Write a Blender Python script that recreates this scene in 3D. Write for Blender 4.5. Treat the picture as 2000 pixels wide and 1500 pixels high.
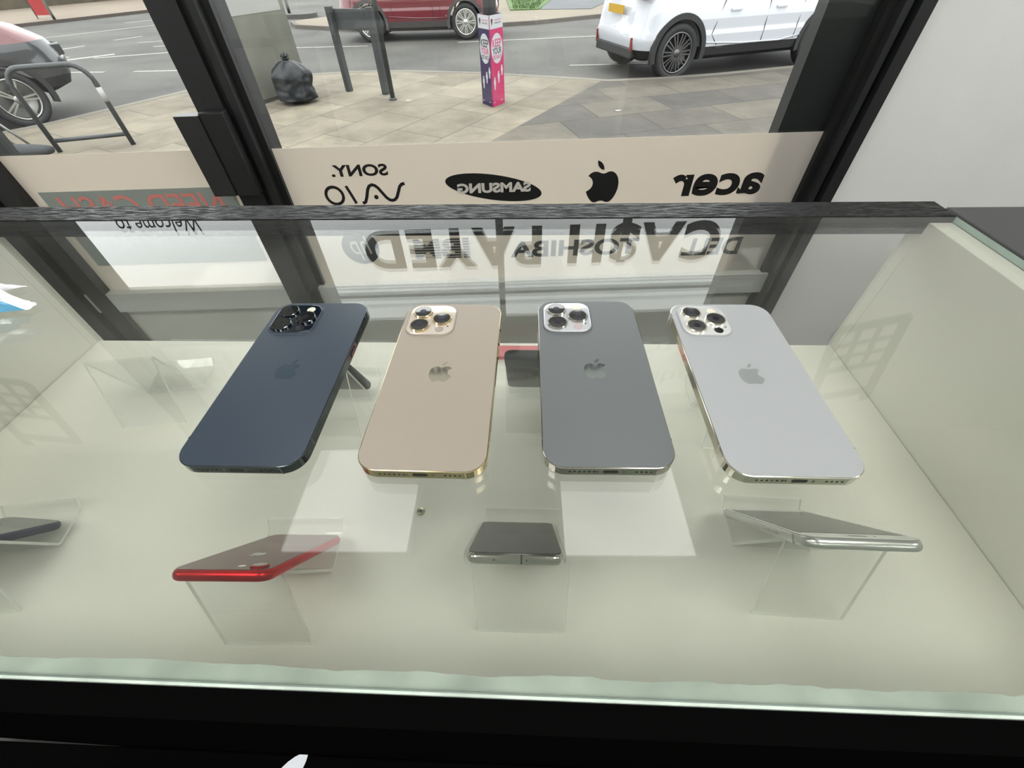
import bpy, bmesh, math, random
from mathutils import Vector, Matrix, noise
from mathutils.geometry import tessellate_polygon
R=math.radians
S=bpy.context.scene
for o in list(bpy.data.objects): bpy.data.objects.remove(o)
COL=S.collection
CZ=1.25                       # camera height above the shop floor
GL=CZ-.214                    # top face of the counter glass
SH=CZ-.41                     # display shelf surface
PV=CZ-1.65; RD=CZ-1.73        # pavement and road levels
YW=1.2                        # inner face of the shop window
# ------------------------------------------------------------------ camera
d=Vector((23.96,763.91,812.94)).normalized()
X=Vector((1,-23.96/763.91,0)); X-=X.dot(d)*d; X.normalize()
F=d.cross(X)
if F.z<0: F=-F
M=Matrix(((X[0],-X[1],-X[2]),(F[0],-F[1],-F[2]),(-d[0],d[1],d[2]))).to_4x4()
M.translation=Vector((0,0,CZ))
cam=bpy.data.objects.new('camera',bpy.data.cameras.new('camera')); COL.objects.link(cam)
cam.matrix_world=M; cam.data.sensor_width=36; cam.data.sensor_fit='HORIZONTAL'
cam.data.lens=812.94/2000*36; cam.data.clip_start=.01; cam.data.clip_end=300
S.camera=cam
S.cycles.transparent_max_bounces=32; S.cycles.max_bounces=14
S.view_settings.view_transform='Standard'; S.view_settings.look='None'
S.view_settings.exposure=0.0; S.view_settings.gamma=1; S.view_settings.use_curve_mapping=False
# ------------------------------------------------------------------ overcast sky
W=bpy.data.worlds.new('overcast'); S.world=W; W.use_nodes=True
nt=W.node_tree; bg=nt.nodes['Background']
tc=nt.nodes.new('ShaderNodeTexCoord'); sx=nt.nodes.new('ShaderNodeSeparateXYZ')
mr=nt.nodes.new('ShaderNodeMapRange'); mr.inputs[1].default_value=0; mr.inputs[2].default_value=1
mr.inputs[3].default_value=3.0; mr.inputs[4].default_value=4.7
nz=nt.nodes.new('ShaderNodeTexNoise'); nz.inputs['Scale'].default_value=2.2
mu=nt.nodes.new('ShaderNodeMath'); mu.operation='MULTIPLY_ADD'; mu.inputs[1].default_value=.35
nt.links.new(tc.outputs['Generated'],sx.inputs[0]); nt.links.new(sx.outputs['Z'],mr.inputs[0])
nt.links.new(tc.outputs['Generated'],nz.inputs['Vector']); nt.links.new(nz.outputs[0],mu.inputs[0])
nt.links.new(mr.outputs[0],mu.inputs[2]); nt.links.new(mu.outputs[0],bg.inputs['Strength'])
bg.inputs['Color'].default_value=(.985,1,1,1)
PANEL_L=3.1; FILL_L=17.0; SKY=1.3
# ------------------------------------------------------------------ materials
def srgb(r,g,b):
    f=lambda c:(c/255/12.92) if c/255<=.04045 else ((c/255+.055)/1.055)**2.4
    return (f(r),f(g),f(b),1)
def newmat(n):
    m=bpy.data.materials.new(n); m.use_nodes=True; return m,m.node_tree.nodes,m.node_tree.links
def mat(n,col,rough=.6,metal=0,var=0,vs=8,bump=0,bs=200,spec=.5,coat=0,emit=None,es=1):
    m,N,L=newmat(n); b=N['Principled BSDF']
    b.inputs['Base Color'].default_value=col; b.inputs['Roughness'].default_value=rough
    b.inputs['Metallic'].default_value=metal; b.inputs['Specular IOR Level'].default_value=spec
    b.inputs['Coat Weight'].default_value=coat; b.inputs['Coat Roughness'].default_value=.03
    t=N.new('ShaderNodeTexCoord')
    if var:
        z=N.new('ShaderNodeTexNoise'); z.inputs['Scale'].default_value=vs; z.inputs['Detail'].default_value=6
        r=N.new('ShaderNodeMapRange'); r.inputs[1].default_value=.3; r.inputs[2].default_value=.7
        r.inputs[3].default_value=1-var; r.inputs[4].default_value=1+var
        x=N.new('ShaderNodeMix'); x.data_type='RGBA'; x.blend_type='MULTIPLY'; x.inputs[0].default_value=1
        x.inputs[6].default_value=col
        L.new(t.outputs['Object'],z.inputs['Vector']); L.new(z.outputs[0],r.inputs[0]); L.new(r.outputs[0],x.inputs[7])
        L.new(x.outputs[2],b.inputs['Base Color'])
    if bump:
        z=N.new('ShaderNodeTexNoise'); z.inputs['Scale'].default_value=bs; z.inputs['Detail'].default_value=4
        q=N.new('ShaderNodeBump'); q.inputs['Strength'].default_value=bump; q.inputs['Distance'].default_value=.002
        L.new(t.outputs['Object'],z.inputs['Vector']); L.new(z.outputs[0],q.inputs['Height']); L.new(q.outputs[0],b.inputs['Normal'])
    if emit: b.inputs['Emission Color'].default_value=emit; b.inputs['Emission Strength'].default_value=es
    return m
def glassmat(n,tint=(.97,.985,.975,1),f0=.043,rough=0.0,dust=0.0,dustcol=(.8,.82,.8,1),k=1.0):
    # pane of clear sheet: straight-through light plus a Schlick mirror, same from both sides
    m,N,L=newmat(n); N.remove(N['Principled BSDF']); out=N['Material Output']
    g=N.new('ShaderNodeNewGeometry'); dp=N.new('ShaderNodeVectorMath'); dp.operation='DOT_PRODUCT'
    L.new(g.outputs['Normal'],dp.inputs[0]); L.new(g.outputs['Incoming'],dp.inputs[1])
    a=N.new('ShaderNodeMath'); a.operation='ABSOLUTE'; L.new(dp.outputs['Value'],a.inputs[0])
    s=N.new('ShaderNodeMath'); s.operation='SUBTRACT'; s.inputs[0].default_value=1; L.new(a.outputs[0],s.inputs[1])
    p=N.new('ShaderNodeMath'); p.operation='POWER'; p.inputs[1].default_value=5; L.new(s.outputs[0],p.inputs[0])
    f=N.new('ShaderNodeMath'); f.operation='MULTIPLY_ADD'; f.inputs[1].default_value=(1-f0)*k; f.inputs[2].default_value=f0; L.new(p.outputs[0],f.inputs[0])
    tr=N.new('ShaderNodeBsdfTransparent'); tr.inputs[0].default_value=tint
    gl=N.new('ShaderNodeBsdfGlossy'); gl.inputs['Roughness'].default_value=rough
    mx=N.new('ShaderNodeMixShader'); L.new(f.outputs[0],mx.inputs[0]); L.new(tr.outputs[0],mx.inputs[1]); L.new(gl.outputs[0],mx.inputs[2])
    last=mx
    if dust:
        t=N.new('ShaderNodeTexCoord'); z=N.new('ShaderNodeTexNoise'); z.inputs['Scale'].default_value=5; z.inputs['Detail'].default_value=8
        r=N.new('ShaderNodeMapRange'); r.inputs[1].default_value=.4; r.inputs[2].default_value=.75; r.inputs[3].default_value=0; r.inputs[4].default_value=dust
        df=N.new('ShaderNodeBsdfDiffuse'); df.inputs[0].default_value=dustcol
        m2=N.new('ShaderNodeMixShader'); L.new(t.outputs['Object'],z.inputs['Vector']); L.new(z.outputs[0],r.inputs[0])
        L.new(r.outputs[0],m2.inputs[0]); L.new(mx.outputs[0],m2.inputs[1]); L.new(df.outputs[0],m2.inputs[2]); last=m2
    L.new(last.outputs[0],out.inputs[0]); return m
def filmmat(n,col,tcol,mix=.55):
    m,N,L=newmat(n); N.remove(N['Principled BSDF']); out=N['Material Output']
    a=N.new('ShaderNodeBsdfDiffuse'); a.inputs[0].default_value=col
    b=N.new('ShaderNodeBsdfTranslucent'); b.inputs[0].default_value=tcol
    x=N.new('ShaderNodeMixShader'); x.inputs[0].default_value=mix
    L.new(a.outputs[0],x.inputs[1]); L.new(b.outputs[0],x.inputs[2]); L.new(x.outputs[0],out.inputs[0]); return m
BLACK=mat('black vinyl',(.008,.008,.008,1),.5)
FRAME=mat('dark grey frame paint',srgb(30,32,32),.42,var=.12,vs=6,bump=.05,bs=60)
GASKET=mat('black rubber gasket',(.006,.006,.006,1),.55)
BARM,N_,L_=newmat('black wood grain laminate')
b=N_['Principled BSDF']; b.inputs['Base Color'].default_value=srgb(14,14,14); b.inputs['Roughness'].default_value=.26; b.inputs['Specular IOR Level'].default_value=.22
t=N_.new('ShaderNodeTexCoord'); mp=N_.new('ShaderNodeMapping'); mp.inputs['Scale'].default_value=(9,55,40)
z=N_.new('ShaderNodeTexNoise'); z.inputs['Scale'].default_value=7; z.inputs['Detail'].default_value=8
q=N_.new('ShaderNodeBump'); q.inputs['Strength'].default_value=1.0; q.inputs['Distance'].default_value=.0035
rr=N_.new('ShaderNodeMapRange'); rr.inputs[1].default_value=.35; rr.inputs[2].default_value=.65; rr.inputs[3].default_value=.12; rr.inputs[4].default_value=.75; L_.new(z.outputs[0],rr.inputs[0]); L_.new(rr.outputs[0],b.inputs['Roughness'])
L_.new(t.outputs['Object'],mp.inputs[0]); L_.new(mp.outputs[0],z.inputs['Vector']); L_.new(z.outputs[0],q.inputs['Height']); L_.new(q.outputs[0],b.inputs['Normal'])
WALLM=mat('white wall paint',srgb(228,229,227),.85,var=.03,vs=3,bump=.25,bs=120)
CASEW=mat('off white laminate',srgb(220,218,207),.5,var=.02,vs=5)
FRONTB=mat('black laminate',(.0022,.0022,.0022,1),.8,spec=0)
GLASSTOP=glassmat('counter glass',(.893,.903,.886,1),.046,dust=.03)
GLASSEDGE=mat('green glass edge',srgb(150,172,160),.35,var=.15,vs=30)
PANE=glassmat('window glass',(.97,.985,.98,1),.03)
ACRYL=glassmat('clear acrylic',(.993,.995,.993,1),.03)
ACRYLE=filmmat('bright acrylic edge',srgb(245,246,240),srgb(240,242,236),.5)
SILIC=mat('dirty silicone',srgb(185,196,186),.6,var=.2,vs=40)
FILM=filmmat('frosted film',srgb(222,217,210),srgb(220,212,200),.5)
FILMH=filmmat('bright frosted film',srgb(225,226,222),srgb(225,228,226),.5)
# ------------------------------------------------------------------ mesh helpers
def link(name,bm,m,parent=None,smooth=False,loc=None,rot=None):
    me=bpy.data.meshes.new(name); bmesh.ops.recalc_face_normals(bm,faces=bm.faces[:]); bm.to_mesh(me); bm.free()
    ms=m if isinstance(m,(list,tuple)) else [m]
    for k in ms: me.materials.append(k)
    if smooth:
        for p in me.polygons: p.use_smooth=True
    o=bpy.data.objects.new(name,me); COL.objects.link(o)
    if parent: o.parent=parent
    if loc: o.location=loc
    if rot: o.rotation_euler=rot
    return o
def tag(o,label=None,cat=None,group=None,kind=None):
    if label:o['label']=label
    if cat:o['category']=cat
    if group:o['group']=group
    if kind:o['kind']=kind
    return o
def empty(name,loc=(0,0,0),rz=0,**k):
    o=bpy.data.objects.new(name,None); COL.objects.link(o); o.location=loc; o.rotation_euler=(0,0,rz); o.empty_display_size=.05
    return tag(o,**k)
def part(o,label): o['label']=label; return o
def box(bm,a,b,mi=0,mtx=None):
    vs=[bm.verts.new((x,y,z)) for x in (a[0],b[0]) for y in (a[1],b[1]) for z in (a[2],b[2])]
    if mtx:
        for v in vs: v.co=mtx@v.co
    for f in ((0,1,3,2),(4,6,7,5),(0,4,5,1),(2,3,7,6),(0,2,6,4),(1,5,7,3)):
        bm.faces.new([vs[i] for i in f]).material_index=mi
    return vs
def BX(a,b):
    bm=bmesh.new(); box(bm,a,b); return bm
def bevel(bm,w,seg=2,edges=None):
    bmesh.ops.bevel(bm,geom=edges or bm.edges[:],offset=w,segments=seg,profile=.6,affect='EDGES'); return bm
def prism(bm,pts,z0,z1,mi=0,mtx=None,side=None):
    a=[bm.verts.new((p[0],p[1],z0)) for p in pts]; b=[bm.verts.new((p[0],p[1],z1)) for p in pts]
    if mtx:
        for v in a+b: v.co=mtx@v.co
    n=len(pts); bm.faces.new(a[::-1]).material_index=mi; bm.faces.new(b).material_index=mi
    for i in range(n): bm.faces.new((a[i],a[(i+1)%n],b[(i+1)%n],b[i])).material_index=mi if side is None else side
    return a,b
def rrect(w,h,r,n=8,cx=0,cy=0):
    P=[]
    for sx_,sy_,a0 in ((1,1,0),(-1,1,90),(-1,-1,180),(1,-1,270)):
        for i in range(n+1):
            a=R(a0+90*i/n); P.append((cx+sx_*(w/2-r)+r*math.cos(a),cy+sy_*(h/2-r)+r*math.sin(a)))
    return P
def rings(bm,R_,cap=True,mi=0):
    V=[[bm.verts.new(p) for p in r] for r in R_]; n=len(V[0])
    for a,b_ in zip(V,V[1:]):
        for i in range(n): bm.faces.new((a[i],a[(i+1)%n],b_[(i+1)%n],b_[i])).material_index=mi
    if cap: bm.faces.new(V[0][::-1]).material_index=mi; bm.faces.new(V[-1]).material_index=mi
    return V
def lathe(bm,prof,n=32,mtx=None,mi=0):
    R_=[]
    for r,z_ in prof:
        R_.append([(mtx or Matrix())@Vector((max(r,1e-5)*math.cos(2*math.pi*i/n),max(r,1e-5)*math.sin(2*math.pi*i/n),z_)) for i in range(n)])
    return rings(bm,R_,True,mi)
def tube(bm,P,r,n=10):
    P=[Vector(p) for p in P]; R_=[]; up=Vector((0,0,1))
    for i,p in enumerate(P):
        t_=(P[min(i+1,len(P)-1)]-P[max(i-1,0)]).normalized()
        a=t_.cross(up); a=a if a.length>.05 else t_.cross(Vector((0,1,0))); a.normalize(); b_=a.cross(t_)
        R_.append([p+r*(math.cos(2*math.pi*k/n)*a+math.sin(2*math.pi*k/n)*b_) for k in range(n)])
    rings(bm,R_)
def polybm(pts,z=0,th=.0):
    bm=bmesh.new(); prism(bm,pts,z-th,z); return bm
def txt(body,w=None,h=None,depth=.0006,offset=0,shear=0,mirror=False,center=True,font_space=1.0):
    cu=bpy.data.curves.new('t','FONT'); cu.body=body; cu.extrude=.5; cu.offset=offset; cu.shear=shear; cu.space_character=font_space
    cu.resolution_u=6
    ob=bpy.data.objects.new('t',cu); COL.objects.link(ob); dg=bpy.context.evaluated_depsgraph_get(); dg.update()
    me=bpy.data.meshes.new_from_object(ob.evaluated_get(dg)); bpy.data.objects.remove(ob); bpy.data.curves.remove(cu)
    bm=bmesh.new(); bm.from_mesh(me); bpy.data.meshes.remove(me)
    xs=[v.co.x for v in bm.verts]; ys=[v.co.y for v in bm.verts]
    x0,x1,y0,y1=min(xs),max(xs),min(ys),max(ys)
    sx_=w/(x1-x0) if w else h/(y1-y0); sy_=h/(y1-y0) if h else sx_
    for v in bm.verts:
        x_=(v.co.x-(x0+x1)/2)*sx_; y_=(v.co.y-(y0+y1)/2)*sy_
        v.co=Vector((-x_ if mirror else x_,y_,v.co.z*depth))
    if mirror: bmesh.ops.reverse_faces(bm,faces=bm.faces[:])
    return bm
def xf(bm,m): bm.transform(m); return bm
def join(bms):
    out=bmesh.new()
    for b_ in bms:
        me=bpy.data.meshes.new('j'); b_.to_mesh(me); b_.free(); out.from_mesh(me); bpy.data.meshes.remove(me)
    return out
def bez(pts,n=8):
    out=[]
    for a,b_,c,e in pts:
        for i in range(n):
            t_=i/n; u=1-t_
            out.append(tuple(u**3*a[k]+3*u*u*t_*b_[k]+3*u*t_*t_*c[k]+t_**3*e[k] for k in (0,1)))
    return out
# bitten apple silhouette, unit height about 1 (body) plus leaf
APPLE=bez([((0,.60),(.13,.60),(.18,.68),(.33,.68)),((.33,.68),(.45,.68),(.56,.62),(.62,.52)),((.62,.52),(.34,.38),(.32,.04),(.66,-.10)),
 ((.66,-.10),(.60,-.30),(.42,-.56),(.27,-.56)),((.27,-.56),(.17,-.56),(.12,-.49),(0,-.49)),((0,-.49),(-.12,-.49),(-.17,-.56),(-.28,-.56)),
 ((-.28,-.56),(-.48,-.56),(-.66,-.18),(-.66,.12)),((-.66,.12),(-.66,.48),(-.46,.68),(-.27,.68)),((-.27,.68),(-.15,.68),(-.10,.60),(0,.60))])
LEAF=bez([((0,.74),(0,.92),(.14,1.08),(.30,1.10)),((.30,1.10),(.31,.92),(.17,.74),(0,.74))])
def apple(h,depth,mirror=False):
    bm=bmesh.new(); s=h/1.66; k=-1 if mirror else 1
    for P in (APPLE,LEAF):
        Q_=[(k*p[0]*s,(p[1]-.27)*s) for p in P]; n=len(Q_)
        a=[bm.verts.new((x,y,-depth/2)) for x,y in Q_]; b_=[bm.verts.new((x,y,depth/2)) for x,y in Q_]
        for tri in tessellate_polygon([[Vector((x,y,0)) for x,y in Q_]]):
            bm.faces.new([b_[i] for i in tri]); bm.faces.new([a[i] for i in tri[::-1]])
        for i in range(n): bm.faces.new((a[i],a[(i+1)%n],b_[(i+1)%n],b_[i]))
    return bm
# plane facing the shop interior: local x right, local y up, local z towards the room
def wallmtx(x,y,z): return Matrix.Translation((x,y,z))@Matrix.Rotation(R(90),4,'X')
def decal(parent,name,bm,x,z,m,label,y=None):
    o=link(name,xf(bm,wallmtx(x,(YW-.004) if y is None else y,z)),m,parent); part(o,label); return o
# ================================================================== ROOM
X0,X1,Y0,ZC=-3.4,3.0,-3.0,GL+1.43
def struct(name,bm,m,**k): o=link(name,bm,m); tag(o,kind='structure',**k); return o
struct('floor',BX((X0,Y0,-.05),(X1,YW+.35,0)),mat('grey floor vinyl',srgb(84,82,80),.5,var=.2,vs=4),label='grey shop floor')
struct('ceiling',BX((X0,Y0,ZC),(X1,YW+.3,ZC+.1)),mat('ceiling white',srgb(225,225,222),.9,var=.02),label='white shop ceiling')
struct('wall_right',BX((X1,Y0,0),(X1+.12,YW+.3,ZC)),WALLM,label='white side wall of the shop')
struct('wall_left',BX((X0-.12,Y0,0),(X0,YW+.3,ZC)),WALLM,label='white side wall of the shop')
struct('wall_back',BX((X0,Y0-.12,0),(X1,Y0,ZC)),WALLM,label='white wall behind the counter')
# front wall: white beyond the right window frame, beyond the left one, and the stall riser under the panes
struct('wall_front',BX((.905,YW-.02,0),(X1,YW+.28,ZC)),WALLM,label='white wall beside the shop window')
struct('wall_front_left',BX((X0,YW-.02,0),(-1.46,YW+.02,ZC)),WALLM,label='white wall left of the left window pane')
struct('wall_front_riser',BX((-1.46,YW-.01,0),(.905,YW+.25,CZ-.80)),mat('grey white riser',srgb(196,198,190),.7,var=.04,vs=6),label='pale low wall under the shop window')
FLOORZ=CZ-.80
def frame_trim(n,pieces,label):
    bm=bmesh.new()
    for a,b_,mi in pieces: box(bm,a,b_,mi)
    return tag(link(n,bm,[FRAME,GASKET]),kind='structure',label=label)
zt=ZC
frame_trim('trim_1',[((-.720,YW-.045,0.0),(-.655,YW+.06,zt),0),((-.655,YW-.030,0.0),(-.640,YW+.06,zt),1),((-.640,YW-.040,0.0),(-.622,YW+.06,zt),0),((-.622,YW-.012,0.0),(-.606,YW+.06,zt),1)],
 'dark grey window mullion behind the glass counter')
frame_trim('trim_2',[((.828,YW-.02,0.0),(.846,YW+.06,zt),1),((.846,YW-.045,0.0),(.862,YW+.06,zt),0),((.862,YW-.02,0.0),(.874,YW+.06,zt),1),((.874,YW-.055,0.0),(.905,YW+.06,zt),0)],
 'dark window frame upright beside the white wall')
frame_trim('trim_3',[((-1.46,YW-.05,0.0),(-1.385,YW+.06,zt),0),((-1.385,YW-.02,0.0),(-1.37,YW+.06,zt),1),((-1.37,YW-.035,0.0),(-1.315,YW+.06,zt),0)],
 'dark window frame upright at the far left')
frame_trim('trim_4',[((.714,YW+.008,FLOORZ),(.905,YW+.05,zt),0)],'dark shutter guide outside the right window edge')
frame_trim('trim_5',[((-.72,YW+.061,FLOORZ),(-.64,YW+.12,zt),0)],'dark outer upright behind the mullion')
bm=bmesh.new(); box(bm,(-1.46,YW-.03,CZ-.83),(.905,YW+.03,CZ-.76))
tag(link('trim_6',bm,mat('pale bottom rail',srgb(190,192,188),.4)),kind='structure',label='pale bottom rail of the window')
# upper rail and header: bars crossing high up on the window
frame_trim('trim_7',[((-.606,YW-.03,CZ+.52),(.828,YW+.05,CZ+.585),0),((-1.315,YW-.03,CZ+.357),(-.72,YW+.05,CZ+.56),0),((-1.46,YW-.06,CZ+.98),(.905,YW+.1,zt),0)],'dark cross rails high on the window')
bpy.data.objects['trim_7'].data.materials[0]=mat('grey rail paint',srgb(120,120,112),.5)
# ------------------------------------------------------------------ window panes with their lettering
w2=tag(link('window_2',BX((-.606,YW,CZ-.78),(.84,YW+.006,CZ+.98)),PANE),kind='structure',label='large shop window pane with brand logos on frosted film')
w1=tag(link('window_1',BX((-1.33,YW,CZ-.78),(-.70,YW+.006,CZ+.98)),PANE),kind='structure',label='left shop window pane with a cash notice')
fl=part(link('frosted_film',BX((-.604,YW-.0032,CZ-.775),(.839,YW-.0022,CZ-.355)),FILM,w2),'grey frosted film strip along the bottom of the pane')
part(link('frosted_film',BX((-.604,YW-.0032,CZ+.587),(.828,YW-.0022,CZ+.93)),FILMH,w2),'bright frosted film strip high on the pane')
part(link('frosted_film',BX((-1.315,YW-.0032,CZ-.775),(-.72,YW-.0022,CZ-.353)),FILM,w1),'grey frosted film strip along the bottom of the left pane')
part(link('frosted_film',BX((-1.315,YW-.0032,CZ+.562),(-.72,YW-.0022,CZ+.93)),FILMH,w1),'bright frosted film strip high on the left pane')
INK=mat('grey ink',srgb(60,62,62),.6)
PALE=mat('pale knockout vinyl',srgb(196,192,184),.6)
decal(w2,'lettering',txt('SONY.',.153,.030,offset=.03,mirror=True),-.394,CZ-.414,BLACK,'black SONY lettering seen from behind')
# VAIO mark: wave, dot, I and O (mirrored)
def stroke(P,w):
    bm=bmesh.new(); L_=[];Rr=[]
    for i,p in enumerate(P):
        a=Vector(P[max(i-1,0)]); c=Vector(P[min(i+1,len(P)-1)]); t_=(c-a).normalized(); n_=Vector((-t_.y,t_.x))*w/2
        L_.append(Vector(p)+n_); Rr.append(Vector(p)-n_)
    for i in range(len(P)-1):
        prism(bm,[Rr[i],Rr[i+1],L_[i+1],L_[i]],-.0003,.0003)
    return bm
wv=[(-.114+.228*.52*i/24,.0) for i in range(25)]
wave=[(.114-.112*i/24,.020*math.cos(2*math.pi*i/24*1.0+math.pi*.12)) for i in range(25)]
Q=lambda x,y:((x-613)*.000497,-(y-1082)*.000497)
va=stroke([Q(*p) for p in ((583,1132),(600,1126),(613,1102),(630,1058),(643,1039),(660,1032),(676,1037),(690,1050),(708,1078),(725,1104),(740,1117),(755,1121),(771,1117),(785,1103),(798,1076),(812,1046),(825,1034),(842,1030))],.0085)
dot=bmesh.new(); prism(dot,[(Q(668,1100)[0]+.0062*math.cos(a*.5236),Q(668,1100)[1]+.0062*math.sin(a*.5236)) for a in range(12)],-.0003,.0003)
ii=stroke([Q(515,1034),Q(530,1078),Q(547,1132)],.008)
oo=stroke([(Q(437,0)[0]+.0235*math.cos(a*math.pi/16),Q(0,1085)[1]+.0235*math.sin(a*math.pi/16)) for a in range(33)],.008)
decal(w2,'logo',join([va,dot,ii,oo]),-.393,CZ-.477,BLACK,'black VAIO wave logo seen from behind')
el=bmesh.new(); prism(el,[(.135*math.cos(a*math.pi/32)*math.cos(R(-9))-.034*math.sin(a*math.pi/32)*math.sin(R(-9)),.135*math.cos(a*math.pi/32)*math.sin(R(-9))+.034*math.sin(a*math.pi/32)*math.cos(R(-9))) for a in range(64)],-.0003,.0003)
lg=decal(w2,'logo',el,-.033,CZ-.470,BLACK,'black ellipse logo with SAMSUNG knocked out')
o=link('lettering',xf(txt('SAMSUNG',.205,.027,offset=.045,mirror=True),wallmtx(-.033,YW-.0048,CZ-.470)),PALE,lg)
decal(w2,'logo',apple(.112,.0006,mirror=True),.270,CZ-.464,BLACK,'black bitten apple logo')
decal(w2,'lettering',txt('acer',.255,.060,offset=.032,mirror=True),.592,CZ-.481,BLACK,'black acer lettering seen from behind')
# second row, seen through the counter glass
c_=bmesh.new(); prism(c_,[(.056*math.cos(a*math.pi/24),.056*math.sin(a*math.pi/24)) for a in range(48)],-.0003,.0003)
hp=decal(w2,'logo',c_,-.453,CZ-.637,INK,'grey round hp logo'); link('lettering',xf(txt('hp',.062,.085,offset=.0,shear=.25,mirror=True),wallmtx(-.453,YW-.0048,CZ-.637)),PALE,hp)
ib=decal(w2,'lettering',txt('IBM',.170,.066,offset=.035,mirror=True),-.204,CZ-.649,BLACK,'black striped IBM lettering')
sb=bmesh.new()
for k in range(7): box(sb,(-.295,YW-.0052,CZ-.649-.0265+k*.0088-.0018),(-.115,YW-.0046,CZ-.649-.0265+k*.0088+.0012))
link('stripe',sb,FILM,ib)
decal(w2,'lettering',txt('TOSHIBA',.40,.055,offset=.03,mirror=True),.208,CZ-.66,BLACK,'black TOSHIBA lettering')
decal(w2,'lettering',txt('DELL',.18,.058,offset=.03,mirror=True),.64,CZ-.67,BLACK,'black DELL lettering')
# CA$H PAYED across the clear part of the pane
decal(w2,'lettering',txt('CA$H PAYED',1.10,.150,offset=.045,mirror=True,font_space=1.18),.108,CZ+.212,BLACK,'large black cash notice lettering across the pane')
for k,(za,zb) in enumerate(((.345,.350),(.372,.395))):
    part(link('stripe',BX((-.604,YW-.0034,CZ+za),(.828,YW-.0028,CZ+zb)),mat('grey stripe %d'%k,srgb(170,174,176),.6),w2),'thin grey stripe across the pane')
for body,x,z_,w_,h_,of in (('BlackBerry',-.56,.610,.26,.040,.0),('hTC',.60,.655,.15,.05,.02),('iPads',.70,.83,.26,.07,.0),('iPhones',.33,.775,.30,.085,.03),
    ('Sony',-.28,.765,.20,.08,.03),('phones',-.50,.745,.2,.08,.03),('brilliant',.56,.545,.14,.022,.0)):
    decal(w2,'lettering',txt(body,w_,h_,offset=of,mirror=True),x,CZ+z_,INK if z_>.56 else BLACK,'dark lettering high on the pane',y=YW-(.004 if z_>.56 else .032))
rg=bmesh.new(); lathe(rg,[(.042,-.0003),(.042,.0003),(.034,.0003),(.034,-.0003)],32)
decal(w2,'logo',join([rg,txt('L.',.03,.04)]),-.005,CZ+.63,INK,'grey round LG logo')
e2=bmesh.new(); prism(e2,[(.14*math.cos(a*math.pi/32),.036*math.sin(a*math.pi/32)) for a in range(64)],-.0003,.0003)
l2=decal(w2,'logo',e2,-.02,CZ+.785,BLACK,'dark ellipse logo high on the pane'); link('lettering',xf(txt('SAMSUNG',.21,.028,offset=.02,mirror=True),wallmtx(-.02,YW-.0048,CZ+.785)),PALE,l2)
# left pane: notice
nb=part(link('notice',BX((-1.285,YW-.006,CZ-.67),(-.755,YW-.0045,CZ-.445)),filmmat('pale notice paper',srgb(168,176,170),srgb(168,180,172),.4),w1),'pale grey notice sheet stuck on the left pane')
REDT=mat('faded red print',srgb(196,120,112),.7)
link('lettering',xf(txt('NEED CASH',.46,.062,offset=.01,shear=.15,mirror=True),wallmtx(-1.02,YW-.0065,CZ-.489)),REDT,nb)
link('lettering',xf(txt('GET CASH FAST',.42,.04,mirror=True),wallmtx(-1.02,YW-.0065,CZ-.60)),mat('faint print',srgb(170,178,174),.7),nb)
decal(w1,'lettering',txt('Welcome to',.235,.045,shear=.3,mirror=True),-1.02,CZ+.118,INK,'dark script lettering on the left pane')
pic=[]
def pictogram(h,mirror=False):
    bm=bmesh.new(); w=h*.52; k=-1 if mirror else 1
    body=rrect(w,h*.86,w*.22,6)
    xs=[-.5,-.36,-.14,-.08,.14,.20,.42,.5]
    # frame of the handset built from bars, leaving screen and nine keys open
    def bar(x0,y0,x1,y1): box(bm,(min(k*x0,k*x1),y0,-.0008),(max(k*x0,k*x1),y1,.0008))
    hw=w/2; t_=w*.15; kw=(w-2*t_-2*w*.08)/3
    prism(bm,rrect(t_*1.0,h*.80,t_*.3,3,cx=k*(-hw+t_/2)),-.0008,.0008); prism(bm,rrect(t_*1.0,h*.80,t_*.3,3,cx=k*(hw-t_/2)),-.0008,.0008)
    prism(bm,rrect(w*.9,h*.09,w*.04,3,cy=h*.38),-.0009,.0009); prism(bm,rrect(w*.9,h*.08,w*.04,3,cy=-h*.39),-.0009,.0009)
    bar(-hw+t_,h*.02,hw-t_,h*.08)
    for j in range(1,3): bar(-hw+t_+j*kw+(j-1)*w*.08,-h*.37,-hw+t_+j*kw+j*w*.08,h*.04)
    for j in range(1,3): bar(-hw+t_,-h*.35+j*h*.13-h*.022,hw-t_,-h*.35+j*h*.13+h*.018)
    bar(hw-t_*1.1,h*.38,hw,h*.52)
    return bm
PICM=mat('dark grey vinyl',srgb(40,42,42),.7)
tag(link('phone_sign',xf(pictogram(.52),wallmtx(1.38,YW-.022,CZ+.76)@Matrix.Rotation(R(-14),4,'Z')),PICM),'grey vinyl handset pictogram on the white wall right of the window','wall decal')
tag(link('phone_sign',xf(pictogram(.52,True),wallmtx(-2.09,YW-.022,CZ+.90)@Matrix.Rotation(R(14),4,'Z')),PICM),'grey vinyl handset pictogram on the white wall left of the window','wall decal')
decal(w1,'logo',pictogram(.34),-1.17,CZ+.74,PALE,'pale handset pictogram on the left pane')
# box on the mullion
t=empty('sensor_box',(-.70,YW-.045,CZ-.35),label='black flat box screwed to the window mullion above the counter',cat='sensor box')
link('housing',bevel(BX((-.004,-.030,-.095),(.052,0,.095)),.003),GASKET,t)
link('face_plate',bevel(BX((-.062,-.034,-.092),(-.004,-.004,.090)),.002),mat('satin black plate',srgb(38,38,38),.4),t)
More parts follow.
